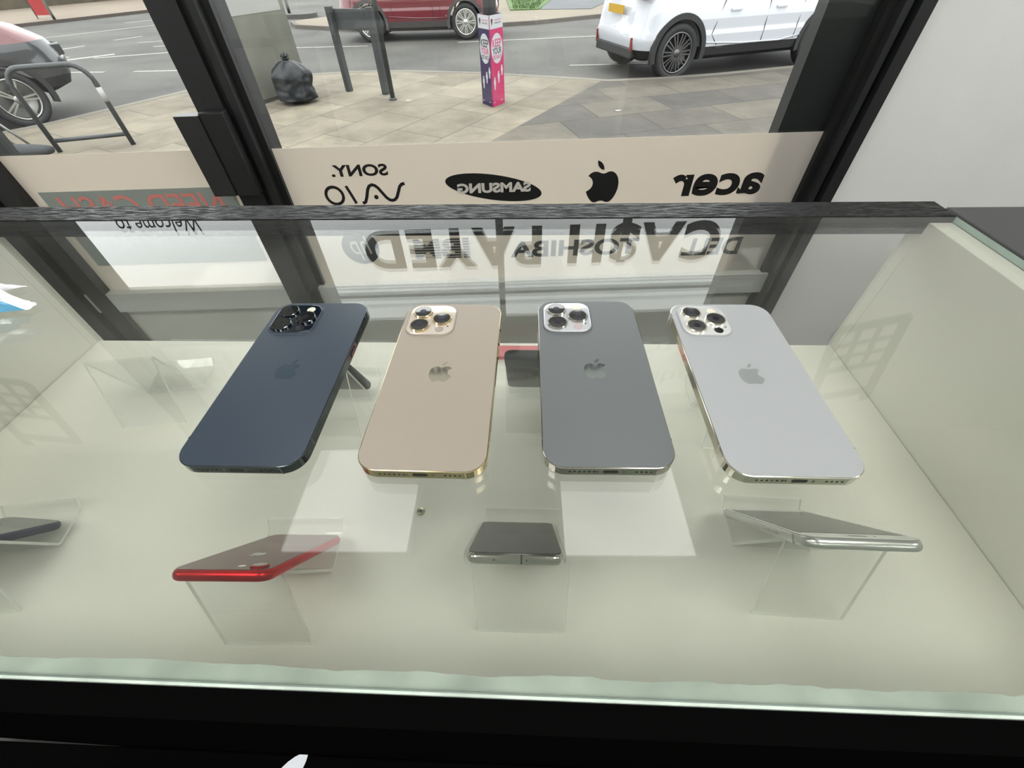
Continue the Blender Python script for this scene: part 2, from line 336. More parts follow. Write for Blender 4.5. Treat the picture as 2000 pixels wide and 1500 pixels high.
# ------------------------------------------------------------------ ceiling lights: two above the counter, plus added fill rows out of view
EM=mat('lit diffuser',(1,1,1,1),.5,emit=(1,1,.985,1),es=PANEL_L)
EMR=mat('added fill diffuser',(1,1,1,1),.5,emit=(1,.99,.96,1),es=FILL_L)  # for the middle and rear panels, added unseen to brighten walls and shelf
lights=[(-.675,.905,'left one of the two above the counter'),(.445,.855,'right one of the two above the counter'),]+[(x,y,'added unseen fill in the %s row, %s'%(r_,c_)) for y,r_ in ((-.22,'middle'),(-1.9,'rear')) for x,c_ in ((-2.0,'leftmost'),(-.675,'second from the left'),(.65,'second from the right'),(2.0,'rightmost'))]
for i,(x,y,w_) in enumerate(lights):
    t=empty('ceiling_light',(x,y,ZC),R(-2),label='square lit ceiling panel, %s'%w_,cat='ceiling light',group='square ceiling panels')
    fb=bmesh.new()
    for a,b_ in (((-.27,-.27),(.27,-.25)),((-.27,.25),(.27,.27)),((-.27,-.25),(-.25,.25)),((.25,-.25),(.27,.25))): box(fb,(a[0],a[1],-.02),(b_[0],b_[1],0))
    link('frame',fb,mat('white trim',(.8,.8,.8,1),.4),t); link('diffuser',BX((-.25,-.25,-.014),(.25,.25,-.004)),EM if y>.5 else EMR,t)
# service counter behind the photographer with its lit sign
t=empty('service_counter',(-.1,-1.35,0),label='dark service counter with a lit shop name on its front',cat='counter')
link('body',bevel(BX((-1.5,-.5,0),(1.5,0,.95)),.004),mat('charcoal laminate',srgb(52,52,54),.5),t)
link('worktop',bevel(BX((-1.55,-.55,.95),(1.55,.03,.99)),.004),CASEW,t)
LIT=mat('lit sign letters',(.9,.9,.85,1),.5,emit=(1,.98,.9,1),es=6)
# letters face the window (+y)
def facing(x,z_): return Matrix.Translation((x,.006,z_))@Matrix.Rotation(R(180),4,'Z')@Matrix.Rotation(R(90),4,'X')
link('sign_lettering',xf(txt('PHONE SHOP',1.55,.19,depth=.01,offset=.03),facing(0,.28)),LIT,t)
for s in (-1,1): link('sign_pictogram',xf(pictogram(.28),facing(s*.98,.29)),LIT,t)
# ================================================================== DISPLAY COUNTER
TH=R(-3.3); cs,sn=math.cos(R(3.3)),math.sin(R(3.3))
def CW(u,v,z=0): return Vector((u*cs+v*sn,-u*sn+v*cs,z))
case=empty('display_counter',CW(-.11,.25,0),TH,label='glass topped white display counter with black front and black rear ledge',cat='display counter')
def cpart(name,a,b_,m,bv=0,label=None,par=None):
    bm=BX((a[0]+.11,a[1]-.25,a[2]),(b_[0]+.11,b_[1]-.25,b_[2]))
    if bv: bevel(bm,bv)
    o=link(name,bm,m,par or case); 
    if label: part(o,label)
    return o
UL,UR=-.690,.460
# glass top: faces clear, edges green
bm=bmesh.new(); v8=box(bm,(UL+.11,.0245-.25,GL-.006),(UR+.11,.4555-.25,GL))
for f in bm.faces:
    n_=f.normal if f.normal.length else None
    f.normal_update(); f.material_index=0 if abs(f.normal.z)>.9 else (2 if abs(f.normal.y)>.9 and f.calc_center_median().y>0 else 1)
part(link('glass_top',bm,[GLASSTOP,GLASSEDGE,GASKET],case),'clear green-edged glass top')
cpart('side_panel',(UR-.024,.030,.02),(UR,.4555,GL-.0065),CASEW,.0008)
cpart('side_panel',(UL,.030,.02),(UL+.024,.4555,GL-.0065),CASEW,.0008)
cpart('side_panel',(UR-.024,.4556,.02),(UR,.474,GL-.0205),CASEW)
cpart('side_panel',(UL,.4556,.02),(UL+.024,.474,GL-.0205),CASEW)
cpart('shelf',(UL+.025,.0295,SH-.018),(UR-.025,.468,SH),CASEW)
cpart('front_rail',(UL+.024,.0235,SH+.0005),(UR-.024,.0290,GL-.0065),SILIC,0,'dirty sealed top edge of the front board')
cpart('front_panel',(UL,.012,.0),(UR,.0232,GL-.009),FRONTB,0,'black laminate front')
cpart('back_glass',(UL+.0245,.4685,SH+.0),(UR-.0245,.4725,GL-.0205),[ACRYL],0,'clear rear glass pane')
cpart('rear_ledge',(UL-.5,.456,GL-.020),(UR,.493,GL+.0008),BARM,.0008,'black wood-grain ledge along the rear edge')
cpart('base_board',(UL,.024,.0),(UR,.474,.02),FRONTB)
# silicone bead along the front edge
bm=bmesh.new(); rnd=random.Random(4); pr=[]
for i in range(400):
    u=UL+.02+(UR-UL-.04)*i/399; pr.append((u+.11,.0285+.0013*noise.noise(Vector((u*30,0,0)))+.0012*noise.noise(Vector((u*160,2,0)))+.0022*max(0,noise.noise(Vector((u*9,3,0))))-.25))
a=[bm.verts.new((p[0],.0255-.25,GL-.0064)) for p in pr]; b_=[bm.verts.new((p[0],p[1]+.003,GL-.0064)) for p in pr]
for i in range(399): bm.faces.new((a[i],a[i+1],b_[i+1],b_[i]))
link('sealant_bead',bm,SILIC,case)
# rough sealant lines on inner top edges of side panels
# black step in front of the counter with a white apple mark
t=empty('step_plinth',CW(-.11,-.20,0),TH,label='black plinth in front of the counter with a white apple mark',cat='plinth')
link('body',bevel(BX((-1.1,-.19,0),(.75,.2116,.34)),.003),FRONTB,t)
link('apple_mark',xf(apple(.30,.0006),Matrix.Translation((-.300,.066,.3404))),mat('white vinyl',srgb(220,224,232),.5),t)
# screw in the shelf
t=empty('screw',CW(-.112,.199,SH+.0002),TH,label='small cross head screw in the white shelf beside the red handset',cat='screw')
bm=bmesh.new(); lathe(bm,[(.0001,0),(.0042,0),(.0042,.0006),(.0036,.0012),(.0001,.0014)],24); link('head',bm,mat('brassy steel',srgb(168,160,130),.3,1),t,True)
bm=bmesh.new(); box(bm,(-.0022,-.0005,.0013),(.0022,.0005,.0016)); box(bm,(-.0005,-.0022,.00131),(.0005,.0022,.00161)); link('cross_recess',bm,BLACK,t)
# adjacent black counter at the right, another at the left
t=empty('black_counter',CW(.95,.20,0),TH,label='dark grey counter standing right of the glass display counter',cat='counter')
DG=mat('dark grey laminate',srgb(62,62,62),.55,var=.06,vs=9)
link('body',BX((-.475,-.178,0),(.60,.285,GL-.032)),DG,t); link('worktop',bevel(BX((-.476,-.184,GL-.031),(.62,.289,GL-.004)),.002),DG,t)
# ================================================================== PHONES ON THE GLASS
PW,PL,PH=.0776,.1603,.0074
DARKG=mat('lens glass',(.004,.004,.005,1),.03,spec=.9,coat=1)
LENSG=mat('lens glass painted sky grey',srgb(52,52,54),.04,spec=.9,coat=1)  # grey base colour stands in for sky reflected in the lenses
HOLE=mat('port black',(.003,.003,.003,1),.6)
def smartphone(name,u,v,deg,back,framec,bump,logo,label,lidar=(.02,.02,.02,1),metal_r=.12,br=.38,big=1.0,logo_r=.06):
    """laid face down, camera corner away from the photographer at the left"""
    p=CW(0,0); t=empty(name,(u,v,GL+.0003),R(deg),label=label,cat='smartphone',group='four large smartphones laid on the glass top')
    FM=mat(name+' frame metal',framec,metal_r,1); BM=mat(name+' matte back',back,br,.0,bump=.04,bs=2500,spec=.5)
    bm=bmesh.new(); O=lambda w,l,r,z_:[(x,y,z_) for x,y in rrect(w,l,r,10)]
    rings(bm,[O(PW-.0008,PL-.0008,.0128,0),O(PW,PL,.0132,.0005),O(PW,PL,.0132,PH-.0006),O(PW-.0005,PL-.0005,.0130,PH-.0002),O(PW-.0011,PL-.0011,.0127,PH-.0001)])
    fr=link('frame',bm,FM,t)
    bm=bmesh.new(); rings(bm,[O(PW-.0012,PL-.0012,.0126,PH-.0004),O(PW-.0012,PL-.0012,.0126,PH+.00005),O(PW-.0016,PL-.0016,.0124,PH+.0002)]); link('back_glass',bm,BM,t)
    link('front_glass',polybm(rrect(PW-.0026,PL-.0026,.012,8),-.00005,.0002),DARKG,t)
    lm=mat(name+' logo mirror',logo,logo_r,1); link('apple_logo',xf(apple(.0200,.00006),Matrix.Translation((0,.0005,PH+.00024))),lm,t)
    # camera block
    cx,cy=-PW/2+.0228,PL/2-.0228; sq=.0365*big
    cb=bmesh.new(); rings(cb,[[(x,y,PH+z_) for x,y in rrect(sq+dw,sq+dw,.0092+dw/2,8,cx,cy)] for dw,z_ in ((.0016,.0001),(.0009,.0004),(.0003,.0010),(0,.0013))])
    skirt=link('camera_block',cb,BM,t)
    top=bmesh.new(); rings(top,[[(x,y,PH+z_) for x,y in rrect(sq+dw,sq+dw,.0092+dw/2,8,cx,cy)] for dw,z_ in ((-.0016,.0010),(-.0016,.00142),(-.0022,.0015))])
    link('cover_glass',top,mat(name+' camera glass',bump,.04,.35,spec=.8,coat=1),skirt)
    for k,(lx,ly) in enumerate(((-.0080,.0080),(-.0080,-.0085),(.0084,-.0003))):
        r_=.0075*big; m_=Matrix.Translation((cx+lx,cy+ly,PH+.0014))
        lb=bmesh.new(); lathe(lb,[(r_,0),(r_,.0016),(r_-.0004,.0020),(r_-.0011,.0020),(r_-.0013,.0015),(r_-.0013,.0)],36,m_)
        le=link('lens_ring',lb,FM,skirt,False)
        g=bmesh.new(); lathe(g,[(r_-.0013,0),(r_-.0013,.00192),(.0001,.00196)],36,m_)
        link('lens',g,LENSG if sum(back[:3])>.25 else DARKG,skirt)
        g=bmesh.new(); lathe(g,[(.0026,.0016),(.0026,.00199),(.0001,.00200)],28,m_); link('lens_element',g,mat(name+' element %d'%k,srgb(34,36,44),.15,.3),skirt)
    g=bmesh.new(); lathe(g,[(.0034,.0012),(.0034,.0016),(.0001,.0017)],24,Matrix.Translation((cx+.0085,cy+.0112,PH))); link('flash',g,mat(name+' flash',srgb(205,200,185),.25),skirt)
    g=bmesh.new(); lathe(g,[(.0034,.0012),(.0034,.0016),(.0001,.0017)],24,Matrix.Translation((cx+.0078,cy-.0122,PH))); link('depth_sensor',g,mat(name+' sensor',lidar,.2),skirt)
    g=bmesh.new(); lathe(g,[(.0007,.0012),(.0007,.00162),(.0001,.00162)],10,Matrix.Translation((cx+.0140,cy-.0085,PH))); link('microphone',g,HOLE,skirt)
    # bottom edge: holes, screws, socket (bottom edge is nearest, -y)
    yb=-PL/2
    def hole(x,w,h): return [(x+a,yb,PH*.5+b_) for a,b_ in rrect(w,h,min(w,h)*.499,6)]
    for x in [-.0232+k*.0028 for k in range(6)]+[.0150+k*.0028 for k in range(4)]:
        hb=bmesh.new(); rings(hb,[[(a,yb-.00004,c) for a,_,c in hole(x,.0015,.0015)],[(a,yb+.0004,c) for a,_,c in hole(x,.0015,.0015)]]); link('speaker_hole',hb,HOLE,t)
    for x in (-.0075,.0078):
        sbm=bmesh.new(); rings(sbm,[[(a,yb-.00004,c) for a,_,c in hole(x,.0016,.0016)],[(a,yb+.0004,c) for a,_,c in hole(x,.0016,.0016)]]); link('screw',sbm,mat('dull steel',(.12,.12,.12,1),.4,1),t)
    hb=bmesh.new(); rings(hb,[[(a,yb-.00005,c) for a,_,c in hole(0.0002,.0088,.0030)],[(a,yb+.0005,c) for a,_,c in hole(0.0002,.0088,.0030)]]); link('charging_port',hb,HOLE,t)
    AN=mat(name+' antenna band',tuple(c*.45 for c in framec[:3])+(1,),.5)
    for kk,(x0,y0,x1,y1) in enumerate(((.0262,yb-.00005,.0272,yb+.0003),(-PW/2-.00005,-PL/2+.020,-PW/2+.0003,-PL/2+.021),(PW/2-.0003,-PL/2+.020,PW/2+.00005,-PL/2+.021),
        (-PW/2-.00005,PL/2-.0185,-PW/2+.0003,PL/2-.0175),(PW/2-.0003,PL/2-.0185,PW/2+.00005,PL/2-.0175),(-.0225,PL/2-.0003,-.0215,PL/2+.00005))):
        link('antenna_band',BX((x0,y0,.0002),(x1,y1,PH+.00002)),AN,t)
    for y0,y1,s in ((.0510,.0560,1),(.0340,.0440,1),(.0190,.0290,1),(.022,.042,-1)):
        xa,xb=(PW/2-.0002,PW/2+.0006) if s>0 else (-PW/2-.0006,-PW/2+.0002)
        link('side_button',bevel(BX((xa,y0,PH*.32),(xb,y1,PH*.68)),.0002),FM,t)
    return t
smartphone('smartphone',-.1596,.2148,-2.98,srgb(46,56,68),srgb(96,102,104),srgb(14,26,38),srgb(90,102,118),'dark blue smartphone lying face down on the glass',srgb(30,30,34),br=.32)
smartphone('smartphone',-.0499,.2076,-3.69,srgb(143,134,122),srgb(206,190,154),srgb(222,212,200),srgb(205,196,182),'gold smartphone lying face down beside the dark blue one',srgb(150,138,132),big=1.03)
smartphone('smartphone',.0585,.2058,-2.61,srgb(90,94,95),srgb(176,172,164),srgb(208,212,216),srgb(165,168,168),'graphite grey smartphone lying face down right of the gold one',srgb(170,155,152),big=1.03)
smartphone('smartphone',.1632,.1961,-3.32,srgb(150,153,154),srgb(235,230,216),srgb(222,224,222),srgb(178,182,182),'silver white smartphone lying face down nearest the right side panel',(.01,.01,.01,1),logo_r=.45)
# ================================================================== STANDS AND PHONES IN THE CASE
def stand(u,v,deg,label,w=.075,hb=.090,name='phone_stand'):
    t=empty(name,CW(u,v,SH+.0005),TH+R(deg),label=label,cat='phone stand',group='clear acrylic phone stands on the shelf')
    th=.0026
    # centre line of the folded sheet: foot, bend, down to the seat, seat, small lip
    raw=[(0,0.0013),(.028,hb),(.060,.0035),(.097,.0045),(.106,.016)]
    P=[Vector(raw[0])]
    for i in range(1,len(raw)-1):
        a,b_,c=Vector(raw[i-1]),Vector(raw[i]),Vector(raw[i+1]); r_=.004 if i==1 else .003
        p0=b_+(a-b_).normalized()*r_; p1=b_+(c-b_).normalized()*r_
        for k in range(6): s=k/5; P.append(p0*(1-s)**2+b_*2*s*(1-s)+p1*s*s)
    P.append(Vector(raw[-1])); A=[];B=[]
    for i,p in enumerate(P):
        tt=(P[min(i+1,len(P)-1)]-P[max(i-1,0)]).normalized(); n_=Vector((-tt.y,tt.x))*th/2
        A.append(p+n_); B.append(p-n_)
    bm=bmesh.new(); n=len(P)
    va=[[bm.verts.new((x,q.x,q.y)) for q in A] for x in (-w/2,w/2)]; vb=[[bm.verts.new((x,q.x,q.y)) for q in B] for x in (-w/2,w/2)]
    for i in range(n-1):
        bm.faces.new((va[0][i],va[0][i+1],va[1][i+1],va[1][i])); bm.faces.new((vb[0][i],vb[1][i],vb[1][i+1],vb[0][i+1]))
        for s in (0,1): bm.faces.new((va[s][i],vb[s][i],vb[s][i+1],va[s][i+1])).material_index=1
    for i in (0,n-1): bm.faces.new((va[0][i],va[1][i],vb[1][i],vb[0][i])).material_index=1
    link('folded_sheet',bm,[ACRYL,ACRYLE],t); return t
stand(-.0045,.0905,0,'clear acrylic stand under the black screened phone, front row centre')
stand(-.2195,.0746,2.0,'clear acrylic stand under the red phone, front row')
stand(.235,.1095,-2.5,'clear acrylic stand under the white framed phone, front row right')
stand(-.497,.088,9,'clear acrylic stand under the dark phone at the left edge of the shelf')
stand(-.4687,.3043,8,'empty clear acrylic stand at the back left of the shelf')
stand(-.240,.2924,-1,'clear acrylic stand at the back of the shelf between the blue and gold phones',)
stand(.012,.3006,0,'clear acrylic stand at the back of the shelf between the gold and grey phones')
stand(.240,.2834,-2,'clear acrylic stand at the back of the shelf behind the silver phone')
def shelf_phone(near,far,w,th,body,face,label,kind,rnd_=.009,bodyr=.3,bodym=.9):
    """near/far: centre of the upper face at each end, in counter coordinates (u,v,z below camera)"""
    N=CW(near[0],near[1],CZ+near[2]); Fp=CW(far[0],far[1],CZ+far[2]); L_=(Fp-N).length
    yv=(Fp-N).normalized(); xv=Vector((cs,-sn,0)); xv=(xv-yv*xv.dot(yv)).normalized(); zv=xv.cross(yv)
    # swing the width axis with the length axis so the handset stays square to its stand
    t=bpy.data.objects.new(kind,None); COL.objects.link(t); t.empty_display_size=.03
    m_=Matrix((xv,yv,zv)).transposed().to_4x4(); m_.translation=(N+Fp)/2; t.matrix_world=m_
    tag(t,label,'smartphone')
    BM=mat(kind+' body',body,bodyr,bodym)
    bm=bmesh.new(); O=lambda s,z_:[(x,y,z_) for x,y in rrect(w-s,L_-s,rnd_-s/2.2,7)]
    rings(bm,[O(.004,-th),O(.0014,-th+.0009),O(0,-th*.62),O(0,-th*.38),O(.0014,-.0009),O(.004,0)])
    link('body',bm,BM,t,True)
    return t,L_,w,th
# red phone, back upward
t,L_,w_,h_=shelf_phone((-.2040,.0915,-.281),(-.2135,.1645,-.394),.067,.0073,srgb(190,28,34),None,'red smartphone lying back up on its acrylic stand','red_smartphone')
t.name='smartphone'
t.data if False else None
link('back_glass',polybm(rrect(w_-.004,L_-.004,.007,6),.00025,.0003),mat('red phone glass back',srgb(88,30,34),.14,spec=.3),t)
part(link('apple_logo',xf(apple(.014,.0001),Matrix.Translation((0,-.022,.0004))@Matrix.Rotation(R(180),4,'Z')),mat('pale logo',srgb(190,190,185),.3,.6),t),'pale logo')
g=bmesh.new(); lathe(g,[(.0060,0),(.0060,.0011),(.0048,.0014),(.0048,.0010),(.0001,.0010)],28,Matrix.Translation((.021,-L_/2+.0115,.0002))); link('lens_ring',g,mat('red ring',srgb(180,30,36),.25,.8),t)
g=bmesh.new(); lathe(g,[(.0046,.001),(.0046,.0014),(.0001,.0014)],28,Matrix.Translation((.021,-L_/2+.0115,.0002))); link('lens',g,DARKG,t)
g=bmesh.new(); lathe(g,[(.0024,0),(.0024,.0002),(.0001,.0003)],18,Matrix.Translation((.009,-L_/2+.0115,.0003))); link('flash',g,mat('flash pale',srgb(225,222,210),.3),t)
link('side_button',bevel(BX((w_/2-.0003,-.034,-.0046),(w_/2+.0005,-.024,-.0026)),.0002),mat('red button',srgb(150,20,26),.3,.8),t)
# black screened phone in a clear cover
t,L_,w_,h_=shelf_phone((-.0085,.1155,-.301),(-.0095,.1835,-.397),.0715,.0080,srgb(206,204,196),None,'silver edged smartphone in a clear cover, black screen up, front row centre','clear_cased_smartphone',.008,.15,1)
t.name='smartphone'
link('screen',polybm(rrect(w_-.0035,L_-.003,.006,6),.0003,.0005),mat('black screen',(.010,.010,.010,1),.08,spec=.22),t)
link('antenna_band',BX((.0042,-L_/2-.0001,-h_+.001),(.0054,-L_/2+.001,-.0006)),HOLE,t)
for x in (-.0150,.0085):
    g=bmesh.new(); lathe(g,[(.0006,0),(.0006,.0005)],10,Matrix.Translation((x,-L_/2+.0001,-.0045))@Matrix.Rotation(R(90),4,'X')); link('microphone',g,HOLE,t)
part(link('sim_tray',bevel(BX((.0070,-L_/2-.00015,-.0058),(.0280,-L_/2+.0004,-.0034)),.0001),mat('steel tray',srgb(200,198,190),.2,1),t),'slim tray in the end edge')
bm=bmesh.new(); O=lambda s,z_:[(x,y,z_) for x,y in rrect(w_+s,L_+s,.0095,7)]
rings(bm,[O(.002,-h_-.001),O(.004,-h_*.5),O(.0036,-.0008),O(.0016,.0002)],cap=False); link('clear_cover',bm,ACRYL,t)
# white framed silver phone
t,L_,w_,h_=shelf_phone((.2210,.1195,-.271),(.2295,.1990,-.388),.077,.0075,srgb(206,207,204),None,'silver smartphone with white surround and grey screen on the right stand','white_smartphone',.011,.28,.85)
t.name='smartphone'
link('front_glass',polybm(rrect(w_-.003,L_-.003,.0095,7),.0002,.0002),mat('white surround',srgb(214,216,214),.08,coat=.6),t)
link('screen',BX((-w_/2+.0045,-L_/2+.0165,.0002),(w_/2-.0045,L_/2-.0165,.00035)),mat('dark grey screen',srgb(44,46,46),.1,spec=.2),t)
link('earpiece',polybm(rrect(.0120,.0014,.0007,5),.0003,.0002),HOLE,t,loc=(0,-L_/2+.0088,0)); link('front_camera',polybm(rrect(.0018,.0018,.0009,5),.0003,.0002),HOLE,t,loc=(.0110,-L_/2+.0088,0))
link('antenna_band',BX((-w_/2-.0001,-L_/2+.0130,-.0070),(-w_/2+.0006,-L_/2+.0145,-.0005)),mat('grey band',srgb(150,150,148),.5),t)
for y in (-.034,-.022): link('side_button',bevel(BX((-w_/2-.0005,y-.004,-.0048),(-w_/2+.0003,y+.004,-.0028)),.0002),mat('silver button',srgb(190,190,188),.3,.9),t)
# dark phone at the left edge
t,L_,w_,h_=shelf_phone((-.520,.097,-.305),(-.505,.176,-.398),.072,.008,srgb(38,42,58),None,'dark navy smartphone cut off by the left edge, on its stand','dark_smartphone',.009,.4,.6)
t.name='smartphone'
link('screen',polybm(rrect(w_-.004,L_-.004,.007,6),.0003,.0003),mat('dim screen',srgb(70,72,72),.1),t)
# two phones on the back stands
t,L_,w_,h_=shelf_phone((-.236,.3195,-.296),(-.238,.3665,-.392),.070,.009,srgb(48,50,50),None,'dark grey smartphone on the back stand between the blue and gold phones','back_smartphone',.009,.5,.1)
t.name='smartphone'
link('screen',polybm(rrect(w_-.004,L_-.004,.007,6),.0003,.0003),DARKG,t)
t,L_,w_,h_=shelf_phone((.010,.3280,-.296),(.010,.3750,-.392),.073,.010,srgb(56,58,58),None,'dark grey smartphone on the back stand between the gold and grey phones','back_smartphone',.009,.5,.1)
t.name='smartphone'
link('screen',polybm(rrect(w_-.004,L_-.004,.007,6),.0003,.0003),DARKG,t)
t=tag(link('price_strip',bevel(BX((-.055,-.012,0),(.055,.012,.006)),.001),mat('pink card',srgb(206,120,126),.6),loc=CW(.010,.444,SH+.0005),rot=(0,0,TH)),'pink strip lying at the back of the shelf between the gold and grey phones','card strip')
# crumpled packet on the glass at the left edge
bm=bmesh.new(); nx,ny=46,34
V=[]
for j in range(ny):
    row=[]
    for i in range(nx):
        a=i/(nx-1); c=j/(ny-1); tip=max(0,1-abs(c-.5)*2)
        x=-.10+.115*a*(1-.22*math.sin(c*9)*a)+.012*noise.noise(Vector((a*3,c*7,1)))
        y=-.032+.066*c+.008*noise.noise(Vector((a*5,c*4,4)))
        edge=min(1,5*min(a,1-a,c,1-c)+.12)
        z_=.0015+edge*(.010+.014*abs(noise.noise(Vector((a*6,c*6,0))))+.006*abs(noise.noise(Vector((a*17,c*15,2)))))
        row.append(bm.verts.new((x,y,z_)))
    V.append(row)
for j in range(ny-1):
    for i in range(nx-1):
        f=bm.faces.new((V[j][i],V[j][i+1],V[j+1][i+1],V[j+1][i])); f.material_index=1 if 8<=j<=14 else 0
CR=mat('crinkled clear plastic',srgb(226,228,230),.12,spec=.9,coat=1); CB=mat('blue stripe plastic',srgb(90,165,205),.2,coat=1)
t=empty('plastic_packet',CW(-.474,.283,GL+.0003),R(-6),label='crumpled clear plastic packet with a blue stripe at the left edge of the glass',cat='packet')
link('wrapping',bm,[CR,CB],t)
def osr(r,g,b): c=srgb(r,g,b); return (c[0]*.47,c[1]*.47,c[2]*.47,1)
# ================================================================== STREET
def ground_mat(n,c1,c2,scale,bumpy=.4):
    m,N,L=newmat(n); b_=N['Principled BSDF']; b_.inputs['Roughness'].default_value=.9
    t_=N.new('ShaderNodeTexCoord'); z1=N.new('ShaderNodeTexNoise'); z1.inputs['Scale'].default_value=scale; z1.inputs['Detail'].default_value=10; z1.inputs['Roughness'].default_value=.75
    z2=N.new('ShaderNodeTexNoise'); z2.inputs['Scale'].default_value=.6; z2.inputs['Detail'].default_value=5
    mx=N.new('ShaderNodeMath'); mx.operation='ADD'; r=N.new('ShaderNodeMapRange'); r.inputs[1].default_value=.75; r.inputs[2].default_value=1.25
    x=N.new('ShaderNodeMix'); x.data_type='RGBA'; x.inputs[6].default_value=c1; x.inputs[7].default_value=c2
    for z_ in (z1,z2): L.new(t_.outputs['Object'],z_.inputs['Vector'])
    L.new(z1.outputs[0],mx.inputs[0]); L.new(z2.outputs[0],mx.inputs[1]); L.new(mx.outputs[0],r.inputs[0]); L.new(r.outputs[0],x.inputs[0]); L.new(x.outputs[2],b_.inputs['Base Color'])
    return m
ASPH=ground_mat('asphalt',osr(70,68,65),osr(112,109,103),30)
def slab_mat():
    m,N,L=newmat('paving slabs'); b_=N['Principled BSDF']; b_.inputs['Roughness'].default_value=.88
    t_=N.new('ShaderNodeTexCoord'); mp=N.new('ShaderNodeMapping'); mp.inputs['Rotation'].default_value=(0,0,R(-58))
    L.new(t_.outputs['Object'],mp.inputs[0])
    mp2=N.new('ShaderNodeMapping'); mp2.inputs['Rotation'].default_value=(0,0,R(-14)); L.new(t_.outputs['Object'],mp2.inputs[0])
    def brick(c1,c2,mo,mp=mp):
        k=N.new('ShaderNodeTexBrick'); k.inputs['Scale'].default_value=1; k.inputs['Brick Width'].default_value=1.12; k.inputs['Row Height'].default_value=.74
        k.inputs['Mortar Size'].default_value=.006; k.inputs['Mortar Smooth'].default_value=.2; k.inputs['Bias'].default_value=0
        k.inputs['Color1'].default_value=c1; k.inputs['Color2'].default_value=c2; k.inputs['Mortar'].default_value=mo
        L.new(mp.outputs[0],k.inputs['Vector']); return k
    A=brick(osr(156,146,126),osr(134,124,106),osr(74,68,60)); B=brick(osr(84,80,75),osr(116,108,94),osr(44,40,36),mp2)
    sx_=N.new('ShaderNodeSeparateXYZ'); L.new(mp.outputs[0],sx_.inputs[0])
    r=N.new('ShaderNodeMapRange'); r.inputs[1].default_value=3.09; r.inputs[2].default_value=3.11; L.new(sx_.outputs['Y'],r.inputs[0])
    r.inputs[3].default_value=1; r.inputs[4].default_value=0
    x=N.new('ShaderNodeMix'); x.data_type='RGBA'; L.new(r.outputs[0],x.inputs[0]); L.new(A.outputs[0],x.inputs[6]); L.new(B.outputs[0],x.inputs[7])
    z1=N.new('ShaderNodeTexNoise'); z1.inputs['Scale'].default_value=1.6; z1.inputs['Detail'].default_value=12; z1.inputs['Roughness'].default_value=.7
    L.new(t_.outputs['Object'],z1.inputs['Vector'])
    r2=N.new('ShaderNodeMapRange'); r2.inputs[1].default_value=.3; r2.inputs[2].default_value=.7; r2.inputs[3].default_value=.62; r2.inputs[4].default_value=1.3; L.new(z1.outputs[0],r2.inputs[0])
    y=N.new('ShaderNodeMix'); y.data_type='RGBA'; y.blend_type='MULTIPLY'; y.inputs[0].default_value=1; L.new(x.outputs[2],y.inputs[6]); L.new(r2.outputs[0],y.inputs[7])
    L.new(y.outputs[2],b_.inputs['Base Color']); return m
tag(link('road',BX((-60,YW+.3,RD-.1),(60,70,RD)),ASPH),'grey asphalt road in front of the shop','road',kind='structure')
kerb=[(-20,-12),(-8.6,5.0),(-6.94,6.61),(-6.6,6.98),(-6.04,7.9),(-5.39,8.96),(-4.5,9.55),(-3.53,9.86),(-2.78,9.98),(-1.77,9.88),(-.29,9.48),(1.0,8.95),(1.8,8.6),(2.8,8.66),(3.73,8.82),(5.38,9.26),(14,11.8)]
pav=[p for p in kerb if p[1]>YW+.3]; pav=[(-12,YW+.3)]+pav[0:]+[(14,YW+.3)]
tag(link('pavement',polybm(pav[::-1],PV,.12),slab_mat()),'buff and grey paving slabs outside the window','pavement',kind='structure')
def offs(P,dd):
    out=[]
    for i,p in enumerate(P):
        a=Vector(P[max(i-1,0)]); c=Vector(P[min(i+1,len(P)-1)]); t_=(c-a).normalized(); out.append((p[0]-t_.y*dd,p[1]+t_.x*dd))
    return out
def ribbon(P,d0,d1,z_,th):
    A=offs(P,d0); B=offs(P,d1); bm=bmesh.new()
    for i in range(len(P)-1): prism(bm,[A[i],A[i+1],B[i+1],B[i]],z_-th,z_)
    bmesh.ops.remove_doubles(bm,verts=bm.verts[:],dist=1e-4); return bm
K=kerb[1:]
tag(link('kerb',ribbon(K,-.14,.0,PV+.003,.1),ground_mat('kerb stone',osr(128,122,112),osr(150,144,132),20)),'pale kerb stones along the near pavement','kerb',kind='structure')
YEL=mat('worn yellow paint',osr(170,160,112),.8,var=.25,vs=9); WHT=mat('worn white paint',osr(172,170,162),.8,var=.22,vs=9)
yl=tag(link('yellow_line',ribbon([p for p in kerb if p[0]>-4.0 and p[0]<2.5],.16,.24,RD+.004,.003),YEL),'worn yellow line painted along the near kerb','road marking')
tag(link('yellow_line',ribbon([p for p in kerb if p[0]>-4.0 and p[0]<2.5],.32,.40,RD+.004,.003),YEL),'second worn yellow line, further from the kerb','road marking')
